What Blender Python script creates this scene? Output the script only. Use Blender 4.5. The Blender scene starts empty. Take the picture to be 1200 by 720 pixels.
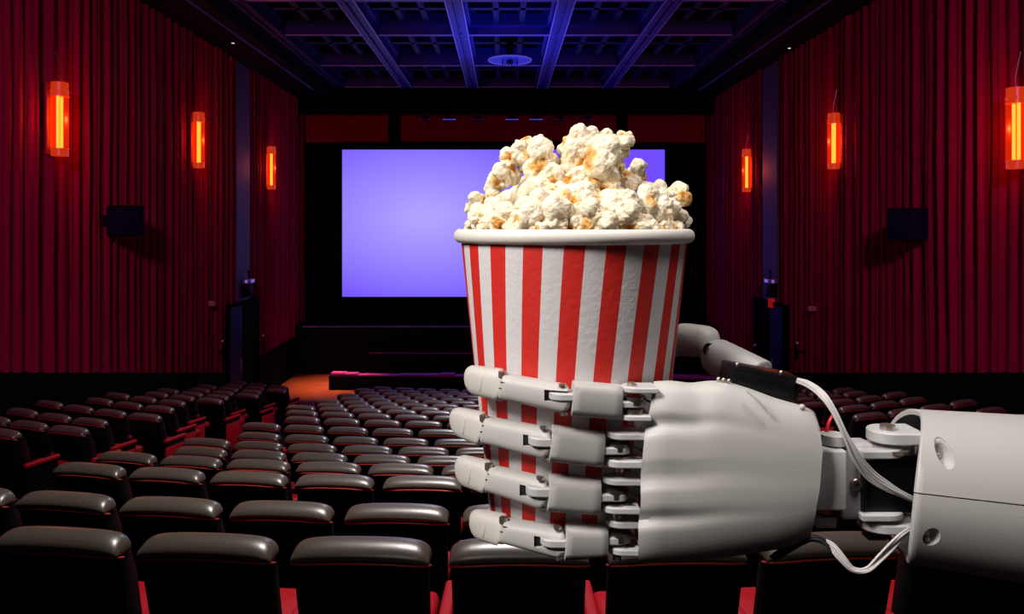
import bpy, bmesh, math, random
from mathutils import Vector, Matrix, noise
PI = math.pi
scene = bpy.context.scene
C = scene.collection
EYE = 4.96          # eye height above the flat floor in front of the stage
F = 900.0           # focal length in pixels of the 1200 px frame
CX, CY = 590.0, 264.0

# ------------------------------------------------------------------ camera
cam_d = bpy.data.cameras.new('camera')
cam_d.sensor_width = 36.0
cam_d.lens = 36.0 * F / 1200.0
cam_d.shift_x = (600 - CX) / 1200.0
cam_d.shift_y = -(360 - CY) / 1200.0
cam_d.clip_start = 0.02
cam_d.clip_end = 200
cam = bpy.data.objects.new('camera', cam_d)
cam.location = (0, 0, EYE)
cam.rotation_euler = (PI / 2, 0, 0)
C.objects.link(cam)
scene.camera = cam
scene.view_settings.view_transform = 'Standard'
scene.view_settings.look = 'None'
scene.view_settings.exposure = 0.0
scene.view_settings.gamma = 1.0
scene.view_settings.use_curve_mapping = False

# ------------------------------------------------------------------ world + large lights
w = bpy.data.worlds.new('world')
scene.world = w
w.use_nodes = True
w.node_tree.nodes['Background'].inputs[0].default_value = (0.9, 0.35, 0.45, 1)
w.node_tree.nodes['Background'].inputs[1].default_value = 0.02

def area(name, loc, target, sx, sy, power, col, spread=180):
    l = bpy.data.lights.new(name, 'AREA')
    l.shape = 'RECTANGLE'; l.size = sx; l.size_y = sy
    l.energy = power; l.color = col; l.spread = math.radians(spread)
    o = bpy.data.objects.new(name, l); C.objects.link(o)
    o.location = loc
    o.rotation_euler = (Vector(target) - Vector(loc)).to_track_quat('-Z', 'Y').to_euler()
    return o

# warm key lamp up and to the left of the hand
area('key_light', (-0.62, 0.02, EYE + 0.62), (0.08, 0.48, EYE - 0.10), 0.34, 0.34, 5.0, (1.0, 0.93, 0.86), 100)
# weaker fill light added above the wrist to brighten thumb and palm
area('top_light', (0.30, 0.30, EYE + 0.75), (0.22, 0.50, EYE - 0.12), 0.25, 0.25, 1.3, (1.0, 0.93, 0.88), 90)
# house light over the rows of seats
area('house_light', (0.0, 4.2, EYE + 3.9), (0, 5.0, EYE - 3), 1.3, 0.7, 135, (1.0, 0.93, 0.90), 100)
area('house_light', (0.0, 14.0, EYE + 4.56), (0, 11.5, EYE - 4), 2.0, 0.5, 210, (0.95, 0.92, 1.0), 100)
# red fill lights added out of view to brighten the side curtains
area('wall_washer', (-3.4, 1.5, EYE + 3.2), (-6.9, 14.5, EYE - 0.2), 1.0, 1.0, 64, (1.0, 0.25, 0.62), 76)
area('wall_washer', (3.5, 1.5, EYE + 3.2), (7.0, 14.5, EYE - 0.2), 1.0, 1.0, 64, (1.0, 0.25, 0.62), 76)
# unseen blue light added below the coffered ceiling to brighten it
area('ceiling_uplight', (0.1, 19.0, EYE + 3.0), (0.1, 19.0, EYE + 6), 2.5, 5.0, 62, (0.08, 0.12, 1.0), 130)
# warm down-light at the left end of the stage floor
area('floor_spot', (-4.6, 22.6, EYE + 3.9), (-5.3, 23.6, 0), 0.3, 0.3, 50, (1.0, 0.42, 0.22), 26)

# ------------------------------------------------------------------ materials
MATS = {}
def mat(name, col, rough=0.5, metal=0.0, spec=0.5, bump=0.0, bscale=60, emis=None, estr=0.0, sheen=0.0, coat=0.0, var=0.0, vscale=8):
    if name in MATS: return MATS[name]
    m = bpy.data.materials.new(name); m.use_nodes = True
    nt = m.node_tree; b = nt.nodes['Principled BSDF']
    b.inputs['Base Color'].default_value = (*col, 1)
    b.inputs['Roughness'].default_value = rough
    b.inputs['Metallic'].default_value = metal
    b.inputs['Specular IOR Level'].default_value = spec
    if coat: b.inputs['Coat Weight'].default_value = coat
    if sheen:
        b.inputs['Sheen Weight'].default_value = sheen
    if emis:
        b.inputs['Emission Color'].default_value = (*emis, 1)
        b.inputs['Emission Strength'].default_value = estr
    tc = nt.nodes.new('ShaderNodeTexCoord')
    if bump:
        n = nt.nodes.new('ShaderNodeTexNoise'); n.inputs['Scale'].default_value = bscale
        n.inputs['Detail'].default_value = 4
        bp = nt.nodes.new('ShaderNodeBump'); bp.inputs['Strength'].default_value = bump
        bp.inputs['Distance'].default_value = 0.25 / bscale
        nt.links.new(tc.outputs['Object'], n.inputs['Vector'])
        nt.links.new(n.outputs['Fac'], bp.inputs['Height'])
        nt.links.new(bp.outputs['Normal'], b.inputs['Normal'])
    if var:
        n = nt.nodes.new('ShaderNodeTexNoise'); n.inputs['Scale'].default_value = vscale
        n.inputs['Detail'].default_value = 5
        r = nt.nodes.new('ShaderNodeMix'); r.data_type = 'RGBA'
        r.inputs[6].default_value = (*[c * (1 - var) for c in col], 1)
        r.inputs[7].default_value = (*[min(1, c * (1 + var)) for c in col], 1)
        nt.links.new(tc.outputs['Object'], n.inputs['Vector'])
        nt.links.new(n.outputs['Fac'], r.inputs[0])
        nt.links.new(r.outputs[2], b.inputs['Base Color'])
    MATS[name] = m
    return m

shell = mat('white_plastic', (0.475, 0.468, 0.46), 0.5, bump=0.14, bscale=520, var=0.04, vscale=30)
tipm = mat('fingertip_plastic', (0.55, 0.53, 0.51), 0.48, bump=0.12, bscale=700)
linkm = mat('hinge_plastic', (0.50, 0.50, 0.51), 0.45, bump=0.15, bscale=500)
servo = mat('black_plastic', (0.004, 0.004, 0.0045), 0.35, spec=0.22, bump=0.15, bscale=400)
steel = mat('steel', (0.62, 0.57, 0.50), 0.42, metal=1.0)
darkm = mat('dark_recess', (0.01, 0.01, 0.012), 0.7)
cablem = mat('grey_cable', (0.52, 0.50, 0.50), 0.4)
cabled = mat('black_cable', (0.012, 0.012, 0.012), 0.45)
paperw = mat('white_card', (0.66, 0.64, 0.66), 0.62, bump=0.35, bscale=260, var=0.03)
paperr = mat('red_print', (0.62, 0.020, 0.014), 0.55, bump=0.35, bscale=260, var=0.05, vscale=25)
rimm = mat('rim_card', (0.72, 0.69, 0.65), 0.5, bump=0.15, bscale=300)
leather = mat('grey_brown_leather', (0.078, 0.063, 0.050), 0.33, bump=0.05, bscale=60, spec=0.85)
backm = mat('seat_shell_black', (0.0022, 0.0018, 0.0020), 0.8, spec=0.08)
sidem = mat('seat_side_maroon', (0.020, 0.0015, 0.002), 0.7, spec=0.2)
redfab = mat('red_armrest', (0.34, 0.003, 0.010), 0.6, spec=0.2)
piping = mat('red_piping', (0.50, 0.045, 0.03), 0.35)
curtm = mat('crimson_curtain', (0.24, 0.003, 0.042), 0.85, spec=0.1, sheen=0.0, bump=0.2, bscale=40, var=0.18, vscale=1.3)
curtd = mat('dark_red_valance', (0.28, 0.003, 0.028), 0.9, spec=0.1, var=0.15, vscale=1.5)
blackw = mat('black_wall', (0.003, 0.0025, 0.003), 0.9, spec=0.03, var=0.3)
carpet = mat('dark_carpet', (0.010, 0.005, 0.006), 0.95, spec=0.05, bump=0.3, bscale=30)
screenframe = mat('black_masking', (0.003, 0.003, 0.006), 0.9, spec=0.1)
pillarm = mat('slate_pilaster', (0.075, 0.075, 0.08), 0.7)
ceilm = mat('ceiling_panel_blue', (0.012, 0.016, 0.10), 0.6, spec=0.2, var=0.4, vscale=1.2)
beamm = mat('ceiling_beam_blue', (0.030, 0.040, 0.30), 0.45, spec=0.3, var=0.2, vscale=2)
blackp = mat('ceiling_black_panel', (0.002, 0.002, 0.006), 0.7, spec=0.06)
stagem = mat('stage_black', (0.003, 0.003, 0.006), 0.6, spec=0.06)
doorblue = mat('dark_blue_door', (0.003, 0.012, 0.035), 0.6, spec=0.2)
doorblack = mat('black_door', (0.001, 0.001, 0.0015), 0.8, spec=0.02)
speakm = mat('speaker_cabinet', (0.003, 0.003, 0.008), 0.6, spec=0.1)
grillm = mat('speaker_grille', (0.004, 0.006, 0.030), 0.8, spec=0.1, bump=0.6, bscale=120)

def wood():
    m = bpy.data.materials.new('orange_wood'); m.use_nodes = True
    nt = m.node_tree; b = nt.nodes['Principled BSDF']; b.inputs['Roughness'].default_value = 0.5
    tc = nt.nodes.new('ShaderNodeTexCoord'); mp = nt.nodes.new('ShaderNodeMapping')
    mp.inputs['Scale'].default_value = (1.2, 9, 1)
    n = nt.nodes.new('ShaderNodeTexNoise'); n.inputs['Scale'].default_value = 1.4; n.inputs['Detail'].default_value = 6
    r = nt.nodes.new('ShaderNodeValToRGB')
    r.color_ramp.elements[0].position = 0.35; r.color_ramp.elements[0].color = (0.14, 0.030, 0.010, 1)
    r.color_ramp.elements[1].position = 0.68; r.color_ramp.elements[1].color = (0.34, 0.085, 0.025, 1)
    nt.links.new(tc.outputs['Object'], mp.inputs[0]); nt.links.new(mp.outputs[0], n.inputs['Vector'])
    nt.links.new(n.outputs['Fac'], r.inputs[0]); nt.links.new(r.outputs[0], b.inputs['Base Color'])
    return m
woodm = wood()

def screen_mat():
    m = bpy.data.materials.new('lit_screen'); m.use_nodes = True
    nt = m.node_tree; nt.nodes.clear()
    out = nt.nodes.new('ShaderNodeOutputMaterial'); e = nt.nodes.new('ShaderNodeEmission')
    tc = nt.nodes.new('ShaderNodeTexCoord'); mp = nt.nodes.new('ShaderNodeMapping')
    mp.inputs['Location'].default_value = (0.46, 0, -0.08)
    mp.inputs['Scale'].default_value = (0.17, 1, 0.30)
    g = nt.nodes.new('ShaderNodeTexGradient'); g.gradient_type = 'SPHERICAL'
    r = nt.nodes.new('ShaderNodeValToRGB')
    r.color_ramp.elements[0].position = 0.0; r.color_ramp.elements[0].color = (0.17, 0.075, 1.0, 1)
    r.color_ramp.elements[1].position = 0.95; r.color_ramp.elements[1].color = (0.44, 0.37, 1.0, 1)
    nt.links.new(tc.outputs['Object'], mp.inputs[0]); nt.links.new(mp.outputs[0], g.inputs[0])
    nt.links.new(g.outputs['Fac'], r.inputs[0]); nt.links.new(r.outputs[0], e.inputs['Color'])
    e.inputs['Strength'].default_value = 1.0
    nt.links.new(e.outputs[0], out.inputs[0])
    return m
screenm = screen_mat()

def emit(name, col, s):
    m = bpy.data.materials.new(name); m.use_nodes = True
    nt = m.node_tree; nt.nodes.clear()
    out = nt.nodes.new('ShaderNodeOutputMaterial'); e = nt.nodes.new('ShaderNodeEmission')
    e.inputs[0].default_value = (*col, 1); e.inputs[1].default_value = s
    nt.links.new(e.outputs[0], out.inputs[0]); return m
tubem = emit('glowing_tube', (1.0, 0.40, 0.07), 5.0)
tubeend = emit('glowing_tube_end', (1.0, 0.16, 0.03), 0.8)
tinylamp = emit('tiny_lamp', (0.9, 0.85, 0.8), 0.9)
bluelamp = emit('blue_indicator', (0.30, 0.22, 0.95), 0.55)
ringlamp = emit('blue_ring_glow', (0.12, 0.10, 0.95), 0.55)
exitm = emit('red_exit_glow', (0.9, 0.02, 0.02), 0.25)

def lampglass():
    m = bpy.data.materials.new('red_lamp_glass'); m.use_nodes = True
    nt = m.node_tree; nt.nodes.clear()
    out = nt.nodes.new('ShaderNodeOutputMaterial')
    t = nt.nodes.new('ShaderNodeBsdfTransparent'); t.inputs[0].default_value = (1.0, 0.55, 0.25, 1)
    e = nt.nodes.new('ShaderNodeEmission'); e.inputs[0].default_value = (1.0, 0.030, 0.002, 1); e.inputs[1].default_value = 0.9
    g = nt.nodes.new('ShaderNodeBsdfGlossy'); g.inputs['Roughness'].default_value = 0.5; g.inputs[0].default_value = (1, .3, .2, 1)
    a = nt.nodes.new('ShaderNodeMixShader'); a.inputs[0].default_value = 0.40
    b = nt.nodes.new('ShaderNodeMixShader'); b.inputs[0].default_value = 0.06
    nt.links.new(t.outputs[0], a.inputs[1]); nt.links.new(e.outputs[0], a.inputs[2])
    nt.links.new(a.outputs[0], b.inputs[1]); nt.links.new(g.outputs[0], b.inputs[2])
    nt.links.new(b.outputs[0], out.inputs[0]); return m
glassm = lampglass()

def popmat():
    m = bpy.data.materials.new('popcorn'); m.use_nodes = True
    nt = m.node_tree; b = nt.nodes['Principled BSDF']
    b.inputs['Roughness'].default_value = 0.6
    b.inputs['Subsurface Weight'].default_value = 0.15
    b.inputs['Subsurface Radius'].default_value = (0.004, 0.003, 0.0015)
    b.inputs['Subsurface Scale'].default_value = 1.0
    at = nt.nodes.new('ShaderNodeAttribute'); at.attribute_name = 'hull'
    r = nt.nodes.new('ShaderNodeValToRGB')
    r.color_ramp.elements[0].position = 0.0; r.color_ramp.elements[0].color = (0.92, 0.81, 0.63, 1)
    r.color_ramp.elements[1].position = 1.0; r.color_ramp.elements[1].color = (0.60, 0.20, 0.012, 1)
    k = r.color_ramp.elements.new(0.45); k.color = (0.84, 0.58, 0.22, 1)
    tc = nt.nodes.new('ShaderNodeTexCoord'); n = nt.nodes.new('ShaderNodeTexNoise')
    n.inputs['Scale'].default_value = 5; n.inputs['Detail'].default_value = 6
    bp = nt.nodes.new('ShaderNodeBump'); bp.inputs['Strength'].default_value = 0.35; bp.inputs['Distance'].default_value = 0.12
    nt.links.new(tc.outputs['Object'], n.inputs['Vector']); nt.links.new(n.outputs['Fac'], bp.inputs['Height'])
    nt.links.new(bp.outputs[0], b.inputs['Normal'])
    nt.links.new(at.outputs['Fac'], r.inputs[0]); nt.links.new(r.outputs[0], b.inputs['Base Color'])
    return m
popm = popmat()

# ------------------------------------------------------------------ object helpers
def wloc(o):
    p = Vector((0, 0, 0))
    while o is not None:
        p += o.location; o = o.parent
    return p

def thing(name, label, cat, loc=(0, 0, 0), group=None):
    o = bpy.data.objects.new(name, None); C.objects.link(o)
    o.empty_display_size = 0.1
    o.location = loc; o['label'] = label; o['category'] = cat
    if group: o['group'] = group
    return o

def tag(o, label, cat, group=None):
    o['label'] = label; o['category'] = cat
    if group: o['group'] = group
    return o

def obj(name, bm, mats, parent=None, smooth=True, label=None, origin=None, sharp=35):
    """links a bmesh (given in world space) as ONE mesh object"""
    me = bpy.data.meshes.new(name)
    bmesh.ops.recalc_face_normals(bm, faces=bm.faces[:])
    bm.to_mesh(me); bm.free()
    if not isinstance(mats, (list, tuple)): mats = [mats]
    for m in mats: me.materials.append(m)
    o = bpy.data.objects.new(name, me); C.objects.link(o)
    if parent is not None:
        me.transform(Matrix.Translation(-wloc(parent)))
        o.parent = parent
    elif origin is not None:
        me.transform(Matrix.Translation(-Vector(origin))); o.location = origin
    if smooth:
        me.polygons.foreach_set('use_smooth', [True] * len(me.polygons))
        me.set_sharp_from_angle(angle=math.radians(sharp))
    if label: o['label'] = label
    return o

def struct(name, bm, mats, parent=None, smooth=False):
    o = obj(name, bm, mats, parent, smooth)
    if parent is None: o['kind'] = 'structure'
    return o

def B(): return bmesh.new()

def box(bm, x0, x1, y0, y1, z0, z1, bev=0.0, seg=2, mi=0, M=None):
    vs = [bm.verts.new(v) for v in ((x0,y0,z0),(x1,y0,z0),(x1,y1,z0),(x0,y1,z0),(x0,y0,z1),(x1,y0,z1),(x1,y1,z1),(x0,y1,z1))]
    fs = [bm.faces.new([vs[i] for i in q]) for q in ((3,2,1,0),(4,5,6,7),(0,1,5,4),(1,2,6,5),(2,3,7,6),(3,0,4,7))]
    for f in fs: f.material_index = mi
    if bev:
        es = list({e for f in fs for e in f.edges})
        r = bmesh.ops.bevel(bm, geom=es, offset=bev, segments=seg, profile=0.5, affect='EDGES', clamp_overlap=True)
        vs = list({v for v in r['verts']} | {v for v in vs if v.is_valid})
        for f in r['faces']: f.material_index = mi
    if M is not None:
        bmesh.ops.transform(bm, matrix=M, verts=vs)
    return vs

def bridge(bm, rings, cap0=True, cap1=True, mi=0):
    n = len(rings[0]); R = [[bm.verts.new(p) for p in r] for r in rings]
    for a, b in zip(R, R[1:]):
        for i in range(n):
            j = (i + 1) % n
            f = bm.faces.new((a[i], a[j], b[j], b[i])); f.material_index = mi
    if cap0: bm.faces.new(R[0][::-1]).material_index = mi
    if cap1: bm.faces.new(R[-1]).material_index = mi
    return R

def cyl(bm, p0, p1, r0, r1=None, n=20, mi=0, cap=True):
    p0 = Vector(p0); p1 = Vector(p1); r1 = r0 if r1 is None else r1
    d = (p1 - p0).normalized(); a = d.orthogonal().normalized(); b = d.cross(a)
    bridge(bm, [[p + (a * math.cos(2*PI*i/n) + b * math.sin(2*PI*i/n)) * r for i in range(n)] for p, r in ((p0, r0), (p1, r1))], cap, cap, mi)

def tube(bm, pts, r, n=10, sub=6, mi=0):
    pts = [Vector(p) for p in pts]
    P = []
    for i in range(len(pts) - 1):
        a, b = pts[i], pts[i+1]; pa = pts[i-1] if i else a*2-b; pb = pts[i+2] if i+2 < len(pts) else b*2-a
        for k in range(sub):
            t = k / sub
            P.append(0.5*((2*a)+(b-pa)*t+(2*pa-5*a+4*b-pb)*t*t+(3*a-pa-3*b+pb)*t**3))
    P.append(pts[-1])
    rings = []; up = None
    for i, p in enumerate(P):
        d = (P[min(i+1, len(P)-1)] - P[max(i-1, 0)]).normalized()
        if up is None: up = d.orthogonal().normalized()
        up = (up - d * up.dot(d)).normalized(); s = d.cross(up)
        rings.append([p + (up*math.cos(2*PI*k/n) + s*math.sin(2*PI*k/n))*r for k in range(n)])
    bridge(bm, rings, mi=mi)

def se(c, n):  # signed power for superellipses
    return math.copysign(abs(c) ** (2.0 / n), c)

# pixel -> world at depth Y (used only to measure positions off the photograph)
def at(px, py, Y): return Vector(((px - CX) / F * Y, Y, EYE - (py - CY) / F * Y))

# ================================================================== THE SETTING
WL, WR, YB = -7.0, 7.15, 27.0
# ---- seating rows: distance of the row in front of the camera (at x = 0) and the photo height of its tops
ROWS = [(2.72, 632), (3.65, 592), (4.80, 559), (5.80, 545), (6.65, 535), (7.45, 525), (8.30, 515), (9.20, 504),
        (10.15, 494.5), (11.10, 487.5), (12.05, 482), (13.0, 478), (13.95, 474), (14.9, 470), (15.85, 466.5), (16.8, 463),
        (17.75, 460), (18.7, 457)]
SEATH = 0.95
RAD = 14.0
def sag(x): return RAD - math.sqrt(RAD*RAD - min(abs(x), 9)**2)
ROWZ = [EYE - (y - CY) / F * d - SEATH for d, y in ROWS]

bm = B()   # raked, curved steps
xs = [WL - 0.4 + i * (WR - WL + 0.8) / 40 for i in range(41)]
edges = [-3.0] + [d - 0.42 for d, _ in ROWS[1:]] + [ROWS[-1][0] + 0.75]
ZB = [ROWZ[0] + 0.0] + ROWZ[1:]
def strip(ya, za, yb, zb, mi=0):
    a = [bm.verts.new((x, ya + sag(x), za)) for x in xs]; b = [bm.verts.new((x, yb + sag(x), zb)) for x in xs]
    for i in range(len(xs)-1): bm.faces.new((a[i], a[i+1], b[i+1], b[i])).material_index = mi
for i in range(len(ROWS)):
    strip(edges[i], ZB[i], edges[i+1], ZB[i])
    strip(edges[i+1], ZB[i], edges[i+1], ZB[i+1] if i+1 < len(ROWS) else 0.0)
struct('floor', bm, carpet)
bm = B(); box(bm, WL-0.4, WR+0.4, 18.8, YB+0.4, -0.08, 0.0); struct('floor_front', bm, woodm)

# side walls behind the curtains, with the black dado below them
for side, x in (('left', WL), ('right', WR)):
    s = -1 if x < 0 else 1
    bm = B(); box(bm, *sorted((x + s*0.30, x + s*0.5)), -3.0, YB+0.5, -0.1, EYE+5.6); struct('wall_'+side, bm, blackw)
    bm = B()
    def dado(ya, yb, za, zb):
        xi, xo = x - s*0.10, x + s*0.3
        v = [bm.verts.new(p) for p in ((xi,ya,-0.05),(xo,ya,-0.05),(xo,yb,-0.05),(xi,yb,-0.05),(xi,ya,za),(xo,ya,za),(xo,yb,zb),(xi,yb,zb))]
        for q in ((3,2,1,0),(4,5,6,7),(0,1,5,4),(1,2,6,5),(2,3,7,6),(3,0,4,7)): bm.faces.new([v[i] for i in q])
    dado(2.0, 19.3, EYE-0.1922*2, EYE-0.1922*19.3)
    dado(21.55, YB, EYE-3.75, EYE-3.75)
    struct('baseboard_'+side, bm, blackw)
    # slate pilaster above the exit
    bm = B(); a, b = (20.0, 21.1) if s < 0 else (19.95, 21.1)
    box(bm, *sorted((x - s*0.04, x + s*0.3)), a, b, 2.9, EYE+4.3, 0.03); struct('trim_1' if s < 0 else 'trim_2', bm, pillarm)

bm = B(); box(bm, WL-0.5, WR+0.5, YB+0.1, YB+0.35, -0.1, EYE+5.6); struct('wall_front', bm, screenframe)
# ceiling slab, lowered soffits along both walls, header above the screen
bm = B(); box(bm, WL-0.5, WR+0.5, -3.0, YB+0.4, EYE+5.15, EYE+5.35); struct('ceiling', bm, ceilm)
n_trim = 3
for x0, x1 in ((WL-0.4, -5.75), (5.95, WR+0.4)):
    bm = B(); box(bm, x0, x1, -3.0, YB, EYE+4.32, EYE+5.15)
    xi = x1 if x0 < 0 else x0
    s = 1 if x0 < 0 else -1
    box(bm, *sorted((xi, xi + s*0.12)), 6.0, YB, EYE+4.55, EYE+5.15)
    struct('trim_%d' % n_trim, bm, blackp); n_trim += 1
    bm = B(); box(bm, *sorted((xi - s*0.30, xi - s*0.27)), 8.0, 24.4, EYE+4.285, EYE+4.32)
    struct('trim_%d' % n_trim, bm, mat('cove_line', (0.10, 0.20, 0.45), 0.4)); n_trim += 1
bm = B(); box(bm, WL, WR, 26.0, 26.3, EYE+3.78, EYE+5.15); struct('trim_%d' % n_trim, bm, blackp); n_trim += 1
# coffer beams
linem = mat('pale_blue_bead', (0.42, 0.52, 1.0), 0.3)  # highlights on beam and stage edges put into a paler colour
BX = [-5.5, -3.25, -1.03, 1.30, 3.50, 5.75]
CYS = [8.6, 12.2, 15.9, 18.8, 22.4, 25.85]
for x in BX:
    bm = B()
    for a, b in ((-0.17, -0.035), (0.035, 0.17)): box(bm, x+a, x+b, 7.0, 26.0, EYE+4.60, EYE+4.98, 0.012)
    box(bm, x-0.035, x+0.035, 7.0, 26.0, EYE+4.66, EYE+4.98)
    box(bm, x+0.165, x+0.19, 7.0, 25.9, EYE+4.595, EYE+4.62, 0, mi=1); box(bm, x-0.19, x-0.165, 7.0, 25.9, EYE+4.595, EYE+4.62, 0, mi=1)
    box(bm, x-0.24, x+0.24, 7.0, 26.0, EYE+4.86, EYE+5.15, 0.01)
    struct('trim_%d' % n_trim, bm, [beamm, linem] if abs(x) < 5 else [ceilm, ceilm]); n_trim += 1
for y in CYS:
    bm = B(); box(bm, -5.75, 5.95, y-0.07, y+0.07, EYE+4.64, EYE+5.15, 0.01); box(bm, -5.75, 5.95, y-0.16, y+0.16, EYE+4.84, EYE+5.15, 0.01)
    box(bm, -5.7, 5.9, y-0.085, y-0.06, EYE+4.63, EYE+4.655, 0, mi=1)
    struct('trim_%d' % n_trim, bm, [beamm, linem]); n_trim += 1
rnd = random.Random(4)
bmA, bmB = B(), B()
for i in range(len(BX)-1):
    for j in range(len(CYS)-1):
        x0, x1, y0, y1 = BX[i]+0.24, BX[i+1]-0.24, CYS[j]+0.16, CYS[j+1]-0.16
        for k in (1, 2):
            xx = x0 + (x1-x0)*k/3; box(bmA, xx-0.07, xx+0.07, y0, y1, EYE+4.90, EYE+5.15, 0.008)
        yy = y0 + (y1-y0)*0.52; box(bmA, x0, x1, yy-0.09, yy+0.09, EYE+4.90, EYE+5.15, 0.008)
        for k in range(3):
            for (a, b) in ((y0, yy), (yy, y1)):
                xa = x0 + (x1-x0)*k/3 + 0.12; xb = x0 + (x1-x0)*(k+1)/3 - 0.12
                box(bmB, xa, xb, a+0.18, b-0.14, EYE+5.10, EYE+5.149, 0.01)
struct('trim_%d' % n_trim, bmA, ceilm); n_trim += 1
struct('trim_%d' % n_trim, bmB, blackp); n_trim += 1

# exits: double doors in each side wall
for di, (x, s) in enumerate(((WL, -1), (WR, 1))):
    y0, y1, z1 = 19.3, 21.5, EYE-2.10
    d = struct_root = bpy.data.objects.new('door_%d' % (di+1), None); C.objects.link(d); d['kind'] = 'structure'
    d.location = (x, (y0+y1)/2, 0)
    xi = x - s*0.14
    bm = B()
    box(bm, *sorted((xi, x+s*0.3)), y0-0.07, y0+0.02, 0, z1+0.08, 0.01); box(bm, *sorted((xi, x+s*0.3)), y1-0.02, y1+0.07, 0, z1+0.08, 0.01)
    box(bm, *sorted((xi, x+s*0.3)), y0-0.07, y1+0.07, z1, z1+0.09, 0.01)
    obj('door_frame', bm, doorblack, d, False)
    ym = y0 + 0.98
    bm = B(); box(bm, *sorted((xi+s*0.03, xi+s*0.08)), y0+0.02, ym, 0.02, z1, 0.006)
    leaf = obj('door_leaf', bm, doorblue, d, False, label='dark blue near leaf')
    bm = B(); cyl(bm, (xi+s*0.02, ym-0.14, 1.15), (xi+s*0.02, ym-0.14, 1.45), 0.018); cyl(bm, (xi+s*0.05, ym-0.14, 1.3), (xi-s*0.03, ym-0.14, 1.3), 0.012)
    obj('door_handle', bm, steel, leaf)
    bm = B(); box(bm, *sorted((xi+s*0.03, xi+s*0.08)), ym+0.01, y1-0.02, 0.02, z1, 0.006)
    obj('door_leaf', bm, doorblack, d, False, label='black far leaf')

# ------------------------------------------------------------------ curtains
def curtain(name, label, group, y0, y1, xw, s, ztop, zbot, pleat=0.33, amp=0.085, seed=0, m=curtm, cat='curtain'):
    """hanging pleated cloth along a side wall (plane x = xw); s points away from the room"""
    bm = B(); L = y1 - y0; n = int(L / pleat * 16); nz = 14
    ph = [0.0]
    for i in range(n): # irregular pleat widths
        y = y0 + L*i/n
        ph.append(ph[-1] + 2*PI*L/n/pleat * (1 + 0.45*noise.noise(Vector((y*0.8, seed*7.3, 0)))))
    grid = []
    for i in range(n+1):
        y = y0 + L*i/n; col = []
        am = amp*(0.75 + 0.6*noise.noise(Vector((y*0.6, seed, 3))))
        for k in range(nz+1):
            t = k/nz; z = zbot(y) + (ztop - zbot(y))*t
            p = ph[i] + 0.9*noise.noise(Vector((y*0.35, z*0.35, seed)))*(1-t*0.5)
            c = math.sin(p + 0.45*math.sin(p))
            f = 0.34*math.sin(2.37*p+1.0+seed) + 0.14*math.sin(5.1*p+seed) + 0.25*noise.noise(Vector((y*3, z*0.6, seed+9)))
            col.append(bm.verts.new((xw + s*(am*(c+f)+0.03), y, z + (0.02*math.sin(p) if k == 0 else 0))))
        grid.append(col)
    for i in range(n):
        for k in range(nz): bm.faces.new((grid[i][k], grid[i+1][k], grid[i+1][k+1], grid[i][k+1]))
    o = obj(name, bm, m, None, True, origin=(xw, (y0+y1)/2, zbot((y0+y1)/2)), sharp=180)
    return tag(o, label, cat, group)
slope = lambda y: EYE - 0.1922*y
flat = lambda y: EYE - 3.75
G = 'crimson drapes along the side walls'
curtain('curtain', 'long crimson pleated curtain on the left wall, nearer side of the pilaster', G, 3.0, 20.0, WL, -1, EYE+4.32, slope, seed=1)
curtain('curtain', 'short crimson pleated curtain on the left wall between pilaster and screen', G, 21.1, 26.9, WL, -1, EYE+4.32, flat, pleat=0.30, seed=2)
curtain('curtain', 'long crimson pleated curtain on the right wall, nearer side of the pilaster', G, 3.0, 19.95, WR, 1, EYE+4.32, slope, seed=3)
curtain('curtain', 'short crimson pleated curtain on the right wall between pilaster and screen', G, 21.1, 26.9, WR, 1, EYE+4.32, flat, pleat=0.30, seed=4)

def front_drape(name, label, x0, x1, z0, z1, y, m, pleat, amp, seed, group):
    bm = B(); n = max(12, int((x1-x0)/pleat*10)); g = []
    for i in range(n+1):
        x = x0 + (x1-x0)*i/n; p = 2*PI*x/pleat + 1.5*noise.noise(Vector((x*0.7, seed, 0)))
        g.append([bm.verts.new((x, y + amp*(math.sin(p)+0.4*noise.noise(Vector((x*2, k, seed)))), z0+(z1-z0)*k/4)) for k in range(5)])
    for i in range(n):
        for k in range(4): bm.faces.new((g[i][k], g[i+1][k], g[i+1][k+1], g[i][k+1]))
    return tag(obj(name, bm, m, None, True, origin=((x0+x1)/2, y, z0), sharp=180), label, 'curtain', group)
VG = 'dark red valance panels above the screen'
k = 26.8/F
front_drape('valance_curtain', 'dark red valance panel above the top left corner of the screen', WL+0.1, (455-CX)*k, EYE+(264-167)*k, EYE+(264-128)*k, 26.8, curtd, 0.33, 0.05, 1, VG)
front_drape('valance_curtain', 'wide dark red valance panel centred above the screen behind the popcorn', (470-CX)*k, (722-CX)*k, EYE+(264-166)*k, EYE+(264-128)*k, 26.8, curtd, 0.33, 0.05, 2, VG)
front_drape('valance_curtain', 'dark red valance panel above the top right corner of the screen', (736-CX)*k, WR-0.1, EYE+(264-167)*k, EYE+(264-128)*k, 26.8, curtd, 0.33, 0.05, 3, VG)
MG = 'black masking drapes beside the screen'
front_drape('masking_curtain', 'black masking drape left of the lit screen', WL+0.05, (388-CX)*k, EYE-3.3, EYE+2.85, 26.95, screenframe, 0.4, 0.04, 5, MG)
front_drape('masking_curtain', 'black masking drape right of the lit screen', (791-CX)*k, WR-0.05, EYE-3.3, EYE+2.85, 26.95, screenframe, 0.4, 0.04, 6, MG)

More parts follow.
